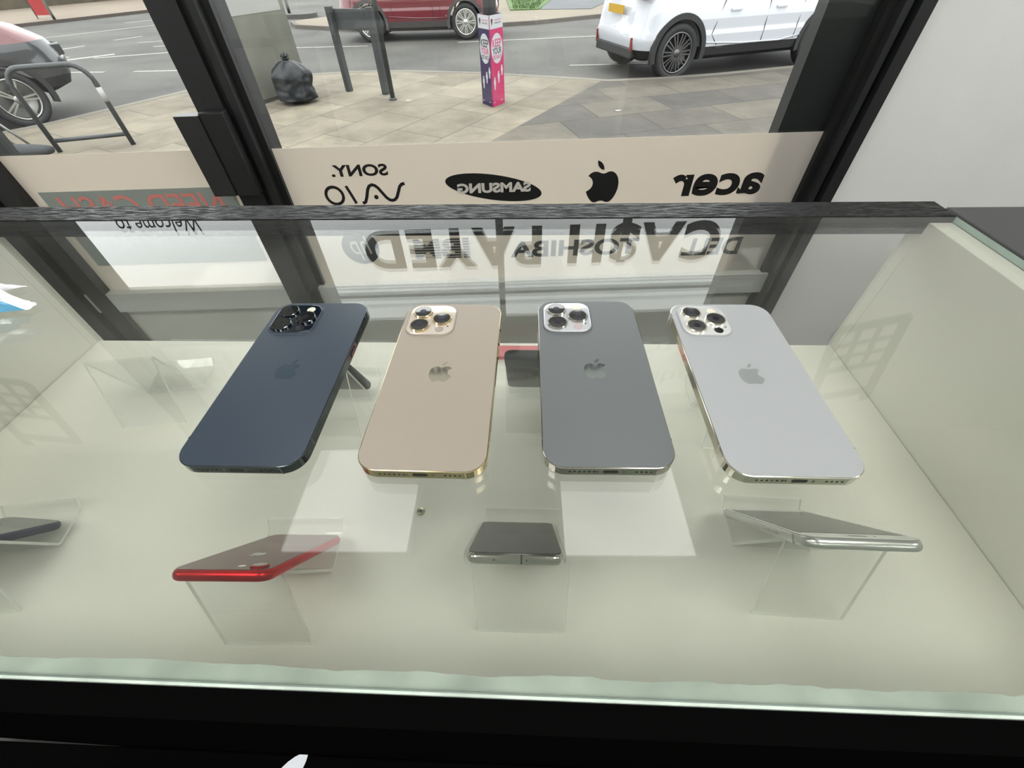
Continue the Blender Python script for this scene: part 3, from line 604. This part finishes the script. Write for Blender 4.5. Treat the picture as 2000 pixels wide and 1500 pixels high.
marks=[((-14.5,16.2),(-11.3,20.0),.12),((-11.92,14.21),(-11.49,14.92),.14),((-11.26,15.83),(-10.81,16.5),.12),((-10.4,16.8),(-9.6,17.6),.12),((-9.27,11.2),(-8.48,11.13),.1),((-7.83,11.09),(-6.0,10.98),.1),
 ((-13.57,20.14),(-12.3,21.4),.14),((-11.96,19.11),(-10.5,19.9),.12),((-5.9,13.55),(-3.35,13.43),.1),((-1.09,13.55),(2.54,13.9),.11),((1.35,10.32),(3.4,10.25),.09),((-9.9,12.9),(-8.3,13.4),.12),((-10.6,12.6),(-9.7,13.4),.22),
 ((-11.2,12.6),(-10.7,13.2),.14),((-8.0,12.9),(-5.2,13.0),.1),((-9.3,14.4),(-8.1,14.7),.1),((-6.9,18.9),(-5.0,19.6),.12),((-12.4,13.0),(-11.7,13.7),.12),((-10.2,15.2),(-9.0,15.6),.1)]
rl=empty('road_markings',(-6,14,RD),label='worn white dashes and lines painted on the asphalt',cat='road marking')
for a,b_,w_ in marks:
    link('painted_line',ribbon([a,((a[0]+b_[0])/2,(a[1]+b_[1])/2),b_],-w_/2,w_/2,.004,.003),WHT,rl,loc=(6,-14,0))
far=[(-6.9,18.2),(-6.4,17.2),(-4.2,16.0),(-1,15.9),(1,16.4),(3,17.4),(16,21.5),(16,48),(2,48),(-2,24)]
tag(link('far_pavement',polybm(far,PV+.0,.1),ground_mat('far paving',osr(142,130,112),osr(158,146,126),6)),'buff pavement across the road behind the red car','pavement',kind='structure')
tag(link('far_kerb',ribbon(far[0:7],-.02,.13,PV+.01,.1),ground_mat('far kerb stone',osr(112,104,98),osr(132,124,116),20)),'grey kerb across the road behind the red car','kerb',kind='structure')
farl=[(-40,-10),(-24,12),(-17.55,19.5),(-14.6,24.1),(-9,33),(-4,48),(-40,48)]
tag(link('left_pavement',polybm(farl[::-1],PV,.1),ground_mat('left paving',osr(150,132,114),osr(160,146,128),9)),'buff pavement across the road at the left','pavement',kind='structure')
tag(link('left_kerb',ribbon(farl[1:5],-.16,.0,PV+.01,.1),ground_mat('dark kerb',osr(86,74,68),osr(104,92,86),20)),'dark kerb edging the far left pavement','kerb',kind='structure')
# grass, path
gb=bmesh.new(); prism(gb,[(.35,19.3),(1.35,19.3),(2.2,23.2),(2.4,26),(.2,26)],-.02,.03); 
rnd=random.Random(2)
for i in range(1500):
    v_=rnd.random(); x=.45+v_*0+rnd.random()*(1.0+.22*(v_*6.5)); y=19.4+v_*6.4
    if x>1.25+.18*(y-19.3): continue
    a=rnd.random()*6.28; h_=.05+.06*rnd.random(); dx,dy=.02*math.cos(a),.02*math.sin(a)
    q=[gb.verts.new(p) for p in ((x-dx,y-dy,.02),(x+dx,y+dy,.02),(x+dy,y-dx,h_))]; gb.faces.new(q)
tag(link('grass_verge',gb,mat('grass green',osr(92,122,58),.9,var=.3,vs=3),loc=(0,0,PV)),'small green grass verge across the road behind the lamp post','grass',kind='stuff')
tag(link('asphalt_path',polybm([(1.4,19.3),(3.1,19.0),(6.5,27),(2.5,27)],PV+.015,.02),ground_mat('path tar',osr(104,108,112),osr(120,122,124),20)),'dark tarmac path beside the grass verge','path',kind='structure')
# stone wall and trees far left
sw=tag(link('boundary_wall',xf(BX((-8,-.25,0),(8,.25,1.3)),Matrix.Translation((-20.0,30,PV))@Matrix.Rotation(R(57),4,'Z')),mat('mossy stone',osr(96,88,70),.9,var=.45,vs=2.2)),'mossy stone boundary wall across the road at the left','wall')
rnd=random.Random(7)
for i,(x,y,h_) in enumerate(((-25.6,24.6,3.4),(-22.3,27.8,3.0),(-18.9,31.6,3.6),(-15.3,35,3.2),(7,42,4),(1,44,4.2),(12,40,4))):
    t=empty('tree',(x,y,PV),0,label=['leftmost dark tree before the mossy wall','second dark tree from the left before the mossy wall','broad dark tree in the middle of the mossy wall','dark tree at the right end of the mossy wall','tree far behind the right parked car','tree far behind the lamp post','tree at the far right beyond the white car'][i],cat='tree')
    tb=bmesh.new(); lathe(tb,[(.42,0),(.32,.3),(.26,1.2),(.2,h_)],10); link('trunk',tb,mat('bark',osr(60,54,44),.9,var=.3,vs=6),t)
    cb=bmesh.new(); bmesh.ops.create_icosphere(cb,subdivisions=4,radius=1.2,matrix=Matrix.Translation((0,0,h_+.6)))
    for v_ in cb.verts: v_.co+= (v_.co-Vector((0,0,h_+.6)))*(.45*noise.noise(v_.co*1.3+Vector((i*9,0,0)))+.2*noise.noise(v_.co*4))
    link('crown',cb,mat('foliage',osr(50,60,36),.9,var=.4,vs=4),t)
# ---- grey utility cabinet behind the bag
t=empty('utility_cabinet',(-3.5,8.1,PV),R(62.2),label='tall weathered grey utility cabinet standing on the pavement beside the mullion',cat='utility cabinet')
UC=mat('weathered grey metal',osr(128,128,116),.75,var=.2,vs=2.2)
link('body',xf(bevel(BX((-.50,0,0),(.50,.42,1.35)),.012),Matrix()),UC,t)
link('plinth',BX((-.51,-.01,0),(.51,.43,.05)),mat('dark plinth',osr(72,68,60),.8),t)
part(link('poster',BX((-.45,-.004,1.02),(.42,-.001,1.34)),mat('white poster',osr(190,190,184),.7),t),'white poster on the upper part')
# ---- bin bag
bb=bmesh.new(); nA,nZ=56,40; Rr=[]
for j in range(nZ+1):
    f=j/nZ; zz=.50*f; base=.255*min(1,(f/.10)**.5 if f>0 else .0)*(1-.10*f) if f<.62 else .255*.94*max(.03,math.cos((f-.62)/.38*math.pi/2)**.75)
    if f>.93: base=.020+.035*(f-.93)/.07
    row=[]
    for i in range(nA):
        a=2*math.pi*i/nA; fold=1+.055*math.sin(a*7+2*math.sin(f*5))*(.3+f)+.10*noise.noise(Vector((math.cos(a)*2.2,math.sin(a)*2.2,f*4)))+.05*noise.noise(Vector((math.cos(a)*6,math.sin(a)*6,f*9)))
        r_=max(.012,base*fold); row.append((r_*math.cos(a)*1.02,r_*math.sin(a)*.9,zz))
    Rr.append(row)
rings(bb,Rr)
BAGM=mat('black bin liner',osr(34,38,42),.42,bump=.6,bs=7,spec=.35); 
for n_ in BAGM.node_tree.nodes:
    if n_.type=='BUMP': n_.inputs['Distance'].default_value=.03
t=empty('bin_bag',(-3.17,7.72,PV),0,label='full black bin bag tied at the top beside the grey cabinet',cat='bin bag')
bb.transform(Matrix.Scale(1.1,4)); link('sack',bb,BAGM,t,True)
kb=bmesh.new()
for k in range(7):
    a=k*.9; tube(kb,[(0,0,.485),(.02*math.cos(a),.02*math.sin(a),.51),(.045*math.cos(a),.04*math.sin(a),.53+.01*(k%3)),(.05*math.cos(a+.3),.05*math.sin(a+.3),.52)],.009,6)
kb.transform(Matrix.Scale(1.1,4)); link('knot',kb,BAGM,t)
# ---- low street name board on two posts, and a thin pole beside it
SGN=mat('dark grey painted wood',osr(62,66,66),.7,var=.2,vs=7)
A_=Vector((-2.544,8.346,PV)); B_=Vector((-1.887,8.061,PV)); ang=math.atan2(B_.y-A_.y,B_.x-A_.x); L0=(B_-A_).length
t=empty('low_sign_board',A_,ang,label='low dark board between two square posts, seen from behind',cat='sign')
for x in (0,L0): link('post',bevel(BX((x-.045,-.045,0),(x+.045,.045,1.05)),.012),SGN,t)
link('board',bevel(BX((.03,.04,.78),(L0-.03,.075,1.02)),.004),SGN,t)
t=empty('thin_pole',(-1.707,7.69,PV),0,label='thin dark pole just right of the low sign board',cat='pole')
pb=bmesh.new(); lathe(pb,[(.036,0),(.036,2.7),(.03,2.72)],14); link('shaft',pb,SGN,t,True); pb=bmesh.new(); lathe(pb,[(.06,0),(.058,.02),(.037,.03)],14); link('base_collar',pb,SGN,t,True)
# ---- lamp post with the four sided distancing wrap
t=empty('lamp_post',(-.142,7.29,PV),0,label='dark lamp post rising out of the pink and purple wrap',cat='lamp post')
pb=bmesh.new(); lathe(pb,[(.088,0),(.088,1.3),(.075,1.35),(.07,4.5),(.05,9.2),(.001,9.2)],20); link('shaft',pb,mat('black post paint',osr(34,34,36),.5),t,True)
pb=bmesh.new(); tube(pb,[(0,0,9.1),(.05,.1,9.4),(.2,.5,9.55),(.3,.9,9.55)],.03); link('bracket',pb,mat('bracket grey',osr(60,60,62),.5),t)
pb=bmesh.new(); box(pb,(.15,.85,9.48),(.45,1.25,9.58)); link('lantern',bevel(pb,.03),mat('lantern grey',osr(130,132,132),.4),t)
SD=.235
l_=Vector((-.304,7.316)); f_=Vector((-.149,7.074)); r_=Vector((.025,7.335))
wrap=empty('distancing_sign',(-.149,7.074,PV),0,label='square KEEP YOUR DISTANCE sign wrapped round the lamp post, purple and pink sides',cat='sign')
PUR=mat('purple print',osr(52,34,88),.45); PNK=mat('pink print',osr(214,46,112),.45); WPR=mat('white print',osr(218,218,222),.45); BPR=mat('black print',osr(20,20,24),.5)
back=l_+r_-f_
def face_m(a,b_):      # local x along the face left to right, y up, z outward
    a3=Vector((a.x+.149,a.y-7.074,0)); b3=Vector((b_.x+.149,b_.y-7.074,0)); xv=(b3-a3).normalized(); zv=xv.cross(Vector((0,0,1)))
    m_=Matrix((xv,Vector((0,0,1)),zv)).transposed().to_4x4(); m_.translation=a3; return m_,(b3-a3).length
HT=1.0
for a,b_,m_,fl_ in ((l_,f_,PUR,0),(f_,r_,PNK,1),(r_,back,PUR,2),(back,l_,PNK,3)):
    mm,ln=face_m(a,b_)
    pn=link('panel',xf(BX((0,0,-.008),(ln,HT,0)),mm),m_,wrap)
    link('header',xf(BX((0,HT-.135,.0002),(ln,HT+.004,.0014)),mm),WPR,pn)
    if fl_>1: continue
    e_=bmesh.new(); prism(e_,[(ln/2+ln*.44*math.cos(k*math.pi/20),.655+.162*math.sin(k*math.pi/20)) for k in range(40)],.0002,.0012); link('white_oval',xf(e_,mm),WPR,pn)
    T=lambda s,w,h,x,y,mt,of=.0: link('lettering',xf(txt(s,w,h,offset=of),mm@Matrix.Translation((x,y,.0018))),mt,pn)
    T('KEEP',ln*.66,.082,ln*.5,.715,BPR if fl_==0 else PNK,.012); T('YOUR',ln*.68,.068,ln*.5,.633,PNK if fl_==0 else BPR,.012); T('DISTANCE',ln*.66,.046,ln*.5,.564,BPR if fl_==0 else PNK)
    T('Supporting',ln*.5,.022,ln*.6,HT-.05,PNK); T('Healthy Safe',ln*.48,.022,ln*.6,HT-.08,BPR)
    rp=bmesh.new(); lathe(rp,[(.022,.0014),(.022,.002),(.011,.002),(.011,.0014)],16,Matrix.Translation((ln*.18,HT-.052,0))); prism(rp,[(ln*.18-.018,HT-.064),(ln*.18,HT-.105),(ln*.18+.018,HT-.064)],.0014,.0019); link('pin_mark',xf(rp,mm),BPR,pn)
    for k,(x,y,s) in enumerate(((.24,.27,1.0),(.56,.335,.92),(.83,.40,.82))):
        pb=bmesh.new(); s*=.115; c=ln*x
        prism(pb,[(c+.016*math.cos(q*.5236),y+s*.52+.016*math.sin(q*.5236)) for q in range(12)],.0002,.0010)
        prism(pb,[(c-.023,y+s*.38),(c+.023,y+s*.38),(c+.026,y-s*.05),(c+.017,y-s*.05),(c+.012,y-s*.62),(c-.012,y-s*.62),(c-.017,y-s*.05),(c-.026,y-s*.05)],.0002,.0010)
        link('person_symbol',xf(pb,mm),WPR,pn)
    pb=bmesh.new(); box(pb,(ln*.08,.055,.0002),(ln*.25,.058,.001)); box(pb,(ln*.08,.045,.0002),(ln*.2,.048,.001)); link('small_print',xf(pb,mm),WPR,pn); T('safe',ln*.2,.018,ln*.75,.055,WPR)
link('side_edge',BX((-.002,-.002,0),(.002,.002,HT)),PNK,wrap)
# ---- cycle hoops
def hoop(a,b_,h,label):
    a=Vector(a); b_=Vector(b_); ang=math.atan2(b_.y-a.y,b_.x-a.x); L0=(b_-a).length
    t=empty('bicycle_hoop',(a.x,a.y,PV),ang,label=label,cat='bicycle stand')
    P=[(0,0,-.05),(0,0,h-.17)]+[(.17-.17*math.cos(k*math.pi/12),0,h-.17+.17*math.sin(k*math.pi/12)) for k in range(1,7)]+[(L0-.17+.17*math.sin(k*math.pi/12),0,h-.17+.17*math.cos(k*math.pi/12)) for k in range(0,7)]+[(L0,0,h-.3),(L0,0,-.05)]
    m_=mat('dark grey tube paint',osr(58,62,64),.45)
    bm=bmesh.new(); tube(bm,P,.027,12); link('tube',bm,m_,t,True)
    bm=bmesh.new(); tube(bm,[(0,0,.12),(L0*.5,0,.12),(L0,0,.12)],.022,10); link('lower_rail',bm,m_,t,True)
    bm=bmesh.new(); tube(bm,[(L0,0,h-.36),(L0,0,h-.22)],.0275,12); part(link('white_band',bm,mat('white band',osr(200,200,196),.5),t,True),'white band')
hoop((-5.437,5.685),(-4.666,5.894),.82,'dark tubular bicycle stand with a white band outside the left pane')
# folded silver framed trolley with dark cloth beside the hoop
t=empty('folded_trolley',(-5.75,5.55,PV),R(10),label='silver framed folded trolley with dark cloth leaning by the bicycle stand',cat='trolley')
bm=bmesh.new()
for p,q in (((-.45,-.02,.75),(.05,0,.04)),((-.38,.1,.78),(.10,.10,.04)),((.05,0,.04),(.10,.10,.04)),((-.5,.0,.2),(.05,0,.04))): tube(bm,[p,((p[0]+q[0])/2,(p[1]+q[1])/2,(p[2]+q[2])/2),q],.014,8)
link('frame',bm,mat('silver tube',osr(190,190,186),.3,.8),t,True)
bm=bmesh.new(); Rr=[]
for i in range(24):
    f=i/23; x=-.55+.95*f; rr=.085*math.sin(math.pi*min(1,max(.06,f*.9+.06)))**.4
    Rr.append([(x,-.12+rr*1.25*math.cos(a*math.pi/10)*(1+.15*noise.noise(Vector((f*8,a,0)))),.085+rr*.95*math.sin(a*math.pi/10)) for a in range(20)])
rings(bm,Rr); link('cloth',bm,mat('dark cloth',osr(48,50,54),.7,var=.3,vs=9),t,True)
# ---- cars
def car(origin,ang,label,paint,L_=4.6,Wd=.92,wb=2.79,ro=.92,wr=.375,rimc=osr(90,90,90),spokes=10,clad=osr(34,34,35),belt=1.02,name='car',flip=False,trim_detail=True,zc=.30,lampc=srgb(205,208,210),bonnetc=None):
    """origin: ground point under the rear wheel on the side facing the shop; local x forward, local y away from the shop"""
    t=empty(name,(origin[0],origin[1],RD),ang,label=label,cat='car')
    PM=mat(label[:12]+' paint',paint,.3,coat=1); CL=mat(label[:12]+' cladding',clad,.6); GM=mat(label[:12]+' glass',(.01,.012,.012,1),.03,coat=1); TY=mat(label[:12]+' tyre',(.012,.012,.012,1),.75); RM=mat(label[:12]+' rim',rimc,.3,.9)
    def plan(z_,xr,xf_,w,n=10,r=.42,yc=Wd):
        return [(x-ro+(xr+xf_)/2,y-.02+Wd,z_) for x,y in rrect(xf_-xr,2*w,min(r,w*.8),n)]
    def shell(rg,m_,nm,cut=True,par=t):
        bm=bmesh.new(); rings(bm,rg); o=link(nm,bm,m_,par)
        if cut:
            cutters=[]
            for wx in (0,wb):
                cb_=bmesh.new(); lathe(cb_,[(wr*1.17,-.1),(wr*1.17,2*Wd+.2)],40,Matrix.Translation((wx,0,wr))@Matrix.Rotation(R(-90),4,'X')); c=link('cut',cb_,m_); cutters.append(c)
                c.parent=t; c.location=(0,-.0,0)
            # only bite into the sides: keep the middle of the body whole
            for c in cutters:
                md=o.modifiers.new('b','BOOLEAN'); md.object=c; md.operation='DIFFERENCE'; md.solver='EXACT'
            bpy.context.view_layer.update(); dg=bpy.context.evaluated_depsgraph_get(); me=bpy.data.meshes.new_from_object(o.evaluated_get(dg))
            o.modifiers.clear(); o.data=me
            for c in cutters: bpy.data.objects.remove(c)
        for p in o.data.polygons: p.use_smooth=True
        try: o.data.set_sharp_from_angle(angle=R(32))
        except Exception: pass
        return o
    T_=L_
    shell([plan(zc-.08,.28,T_-.25,Wd-.12),plan(zc-.02,.10,T_-.10,Wd-.03),plan(zc+.10,.03,T_-.04,Wd-.004)],CL,'lower_cladding')
    shell([plan(zc+.09,.035,T_-.04,Wd-.008),plan(zc+.20,.0,T_-.01,Wd),plan(max(.60,zc+.25),-.0,T_,Wd+.004),plan(max(.66,zc+.30),.02,T_-.01,Wd-.008),plan(.80,.05,T_-.04,Wd),plan(.92,.07,T_-.1,Wd-.008)]+([] if bonnetc else [plan(belt,.12,T_-.3,Wd-.045),plan(belt+.04,.2,T_-.45,Wd-.10)]),PM,'body')
    if bonnetc: shell([plan(.915,.07,T_-.1,Wd-.008),plan(belt,.12,T_-.36,Wd-.045),plan(belt+.05,.2,T_-.55,Wd-.10)],mat(label[:12]+' upper paint',bonnetc,.3,coat=1),'upper_body',False)
    shell([plan(belt+.03,.22,T_-1.15,Wd-.085,r=.3),plan(1.30,.42,T_-1.55,Wd-.18,r=.3),plan(1.55,.72,T_-1.95,Wd-.27,r=.3)],GM,'windows',False)
    shell([plan(1.54,.6,T_-1.95,Wd-.26,r=.3),plan(1.60,.75,T_-2.05,Wd-.32,r=.3),plan(1.64,1.1,T_-2.3,Wd-.42,r=.3)],PM,'roof',False)
    for sgn,y0 in ((1,-.02),(-1,2*Wd-.02)):
        for wx in (0,wb):
            # arch trim
            ab=bmesh.new(); pts=[]
            for k in range(25):
                a=R(-14+208*k/24); pts.append((math.cos(a),math.sin(a)))
            prev=None
            for (c,s) in pts:
                q=[ab.verts.new((wx+r_*c,y0+sgn*dy,wr+r_*s)) for r_,dy in ((wr*1.13,.06),(wr*1.13,-.008),(wr*1.33,-.010),(wr*1.34,.06))]
                if prev:
                    for e in range(4): ab.faces.new((prev[e],prev[(e+1)%4],q[(e+1)%4],q[e]))
                prev=q
            link('wheel_arch',ab,CL,t)
            # wheel: tyre, rim with spokes
            mm=Matrix.Translation((wx,y0+sgn*.02,wr))@Matrix.Rotation(R(90*sgn),4,'X')
            tb=bmesh.new(); lathe(tb,[(wr*.72,-.20),(wr*.94,-.20),(wr,-.17),(wr,-.03),(wr*.96,-.004),(wr*.86,.004),(wr*.74,-.006),(wr*.70,-.03),(wr*.70,-.2)],44,mm)
            ty=link('wheel',tb,TY,t,True)
            rb=bmesh.new(); lathe(rb,[(wr*.705,-.10),(wr*.725,-.004),(wr*.67,-.004),(wr*.655,-.03),(wr*.65,-.14),(wr*.2,-.15)],44,mm)
            link('rim',rb,RM,ty,True)
            db=bmesh.new(); lathe(db,[(wr*.64,-.125),(wr*.64,-.12),(.001,-.12)],30,mm); link('brake_disc',db,mat('dark hub',(.02,.02,.02,1),.6),ty)
            for k in range(spokes):
                a0=2*math.pi*k/spokes
                for da in (-.11,.11):
                    sb_=bmesh.new(); ca=Matrix.Rotation(a0,4,'Z')
                    prism(sb_,[(wr*.10,-.012+da*wr*.25),(wr*.69,-.010+da*wr*.72),(wr*.69,.010+da*wr*.72),(wr*.10,.012+da*wr*.25)],-.035,-.012,mtx=mm@ca)
                    link('spoke',sb_,RM,ty)
            hb=bmesh.new(); lathe(hb,[(wr*.15,-.05),(wr*.15,-.012),(wr*.11,-.004),(.001,-.004)],24,mm); link('hub_cap',hb,RM,ty,True)
    # door gaps and handles on the near side
    dk=mat('shut line',(.01,.01,.01,1),.8)
    for x0,x1 in ((.58,.72),(1.62,1.60),(wb-.62,wb-.60)):
        g=bmesh.new(); tube(g,[(x0+(.14 if x0<1 else 0),-.0185,zc+.12),(x0,-.022,.60),(x1,-.006,belt-.10)],.006,6); link('door_gap',g,dk,t)
    for x0 in (.85,1.75): link('door_handle',bevel(BX((x0,-.045,.88),(x0+.2,-.01,.91)),.008),PM,t)
    g=bmesh.new(); tube(g,[(.50,-.02,.50),(1.2,-.030,.46),(2.0,-.032,.45),(wb-.5,-.02,.50)],.012,6); link('body_crease',g,PM,t,True)
    # ends
    yc=Wd-.02
    RL=mat('red lamp',osr(150,20,24),.15,coat=1)
    for s in (-1,1):
        link('tail_light',bevel(BX((-ro-.015,yc+s*(Wd-.30)-.20,belt-.06),(-ro+.14,yc+s*(Wd-.30)+.20,belt+.06)),.02),RL,t)
        link('reflector',bevel(BX((-ro-.012+.16*0,yc+s*(Wd-.32)-.015,.42),(-ro+.03,yc+s*(Wd-.32)+.015,.60)),.006),RL,t)
        link('headlight',bevel(BX((T_-ro-.34,yc+s*(Wd-.34)-.19,.72),(T_-ro-.04,yc+s*(Wd-.34)+.15,.86)),.02),mat(label[:12]+' headlight glass',lampc,.1,coat=1),t)
    link('number_plate',BX((-ro-.012,yc-.26,.86),(-ro-.002,yc+.26,.97)),mat('yellow plate',osr(226,180,40),.5),t)
    link('number_plate',BX((T_-ro+.002,yc-.26,.42),(T_-ro+.012,yc+.26,.53)),mat('white plate',osr(220,220,216),.5),t)
    link('grille',bevel(BX((T_-ro-.06,yc-.35,.56),(T_-ro+.006,yc+.35,.72)),.01),dk,t)
    link('rear_bumper_trim',bevel(BX((-ro-.006,yc-.62,zc-.02),(-ro+.2,yc+.62,zc+.12)),.02),CL,t)
    return t
sv=car((2.93,8.72),R(17),'white four wheel drive car parked at the kerb on the right',srgb(168,170,176),L_=4.7,Wd=.94,wb=2.92,ro=.73,wr=.385,belt=1.14,rimc=srgb(96,96,96),spokes=10,zc=.34)
g=link('badge_lettering',xf(txt('HYBRID',.13,.022,depth=.002),Matrix.Translation((.78,-.026,.43))@Matrix.Rotation(R(90),4,'X')),mat('badge grey',srgb(70,70,70),.4),sv)
car((-3.30,13.9),R(-.5),'dark red hatchback passing on the far side of the road',srgb(88,12,26),L_=4.05,Wd=.86,wb=2.42,ro=.80,wr=.355,rimc=srgb(196,196,190),spokes=8,clad=srgb(52,48,48))
car((-8.15,5.05),R(58),'dark grey and red car parked at the kerb beyond the left pane',srgb(38,40,44),L_=4.2,Wd=.88,wb=2.45,ro=.8,wr=.34,rimc=srgb(150,150,146),spokes=5,zc=.42,belt=1.1,lampc=srgb(40,42,46),bonnetc=srgb(84,14,20))
# far street furniture at the top left
t=empty('feather_flag',(-17.4,21.5,PV),0,label='red and white feather banner on the far left pavement',cat='banner')
bm=bmesh.new(); prism(bm,[(-.25,.1),(.25,.1),(.28,1.7),(.0,2.0),(-.25,1.5)],-.01,.01,mtx=Matrix.Rotation(R(90),4,'X')); link('cloth',bm,mat('red flag',osr(196,40,44),.7),t)
bm=bmesh.new(); prism(bm,[(.22*math.cos(k*.3927),1.15+.34*math.sin(k*.3927)) for k in range(16)],.012,.016,mtx=Matrix.Rotation(R(90),4,'X')); part(link('white_oval',bm,mat('flag white',osr(210,200,204),.7),t),'white oval')
bm=bmesh.new(); tube(bm,[(-.28,0,0),(-.28,0,1.0),(-.28,0,2.1)],.02,8); link('pole',bm,mat('flag pole',osr(60,60,60),.5),t)
def bpole(x,y,label):
    t=empty('sign_pole',(x,y,PV),0,label=label,cat='pole'); bm=bmesh.new(); tube(bm,[(0,0,.22),(0,0,1.5),(0,0,2.6)],.045,10); link('shaft',bm,mat('pale pole',osr(170,170,160),.6),t,True)
    bm=bmesh.new(); tube(bm,[(0,0,0),(0,0,.12),(0,0,.23)],.047,10); part(link('base_sleeve',bm,BLACK,t,True),'black lower sleeve')
    link('sign_plate',BX((-.9,-.06,1.1),(-.05,-.045,1.75)),mat('white sign plate',osr(205,208,210),.6),t)
bpole(-16.6,20.9,'pale pole with a white plate on the far left pavement')
t=empty('traffic_island',(-7.6,20.2,RD),0,label='grey kerbed traffic island with a pale bollard pole',cat='traffic island')
bm=bmesh.new(); prism(bm,rrect(1.9,1.0,.45,6),0,.12); link('kerb_slab',bm,mat('island concrete',osr(104,102,98),.9,var=.1),t)
bm=bmesh.new(); tube(bm,[(0,0,.35),(0,0,1.2),(0,0,2.4)],.05,10); link('pole',bm,mat('island pole',osr(200,200,196),.5),t,True); bm=bmesh.new(); tube(bm,[(0,0,.1),(0,0,.25),(0,0,.36)],.052,10); link('pole_sleeve',bm,BLACK,t,True)
# litter
for i,(x,y) in enumerate(((-1.45,7.6),(1.6,6.7))):
    tag(link('litter',polybm([(.05,0),(.02,.035),(-.05,.02),(-.03,-.03)],.004,.003),mat('white litter',osr(205,205,200),.7),loc=(x,y,PV+.002)),['small white litter scrap at the foot of the thin pole','small white litter scrap on the grey slabs right of the lamp post'][i],'litter')
print('objects',len(bpy.data.objects))
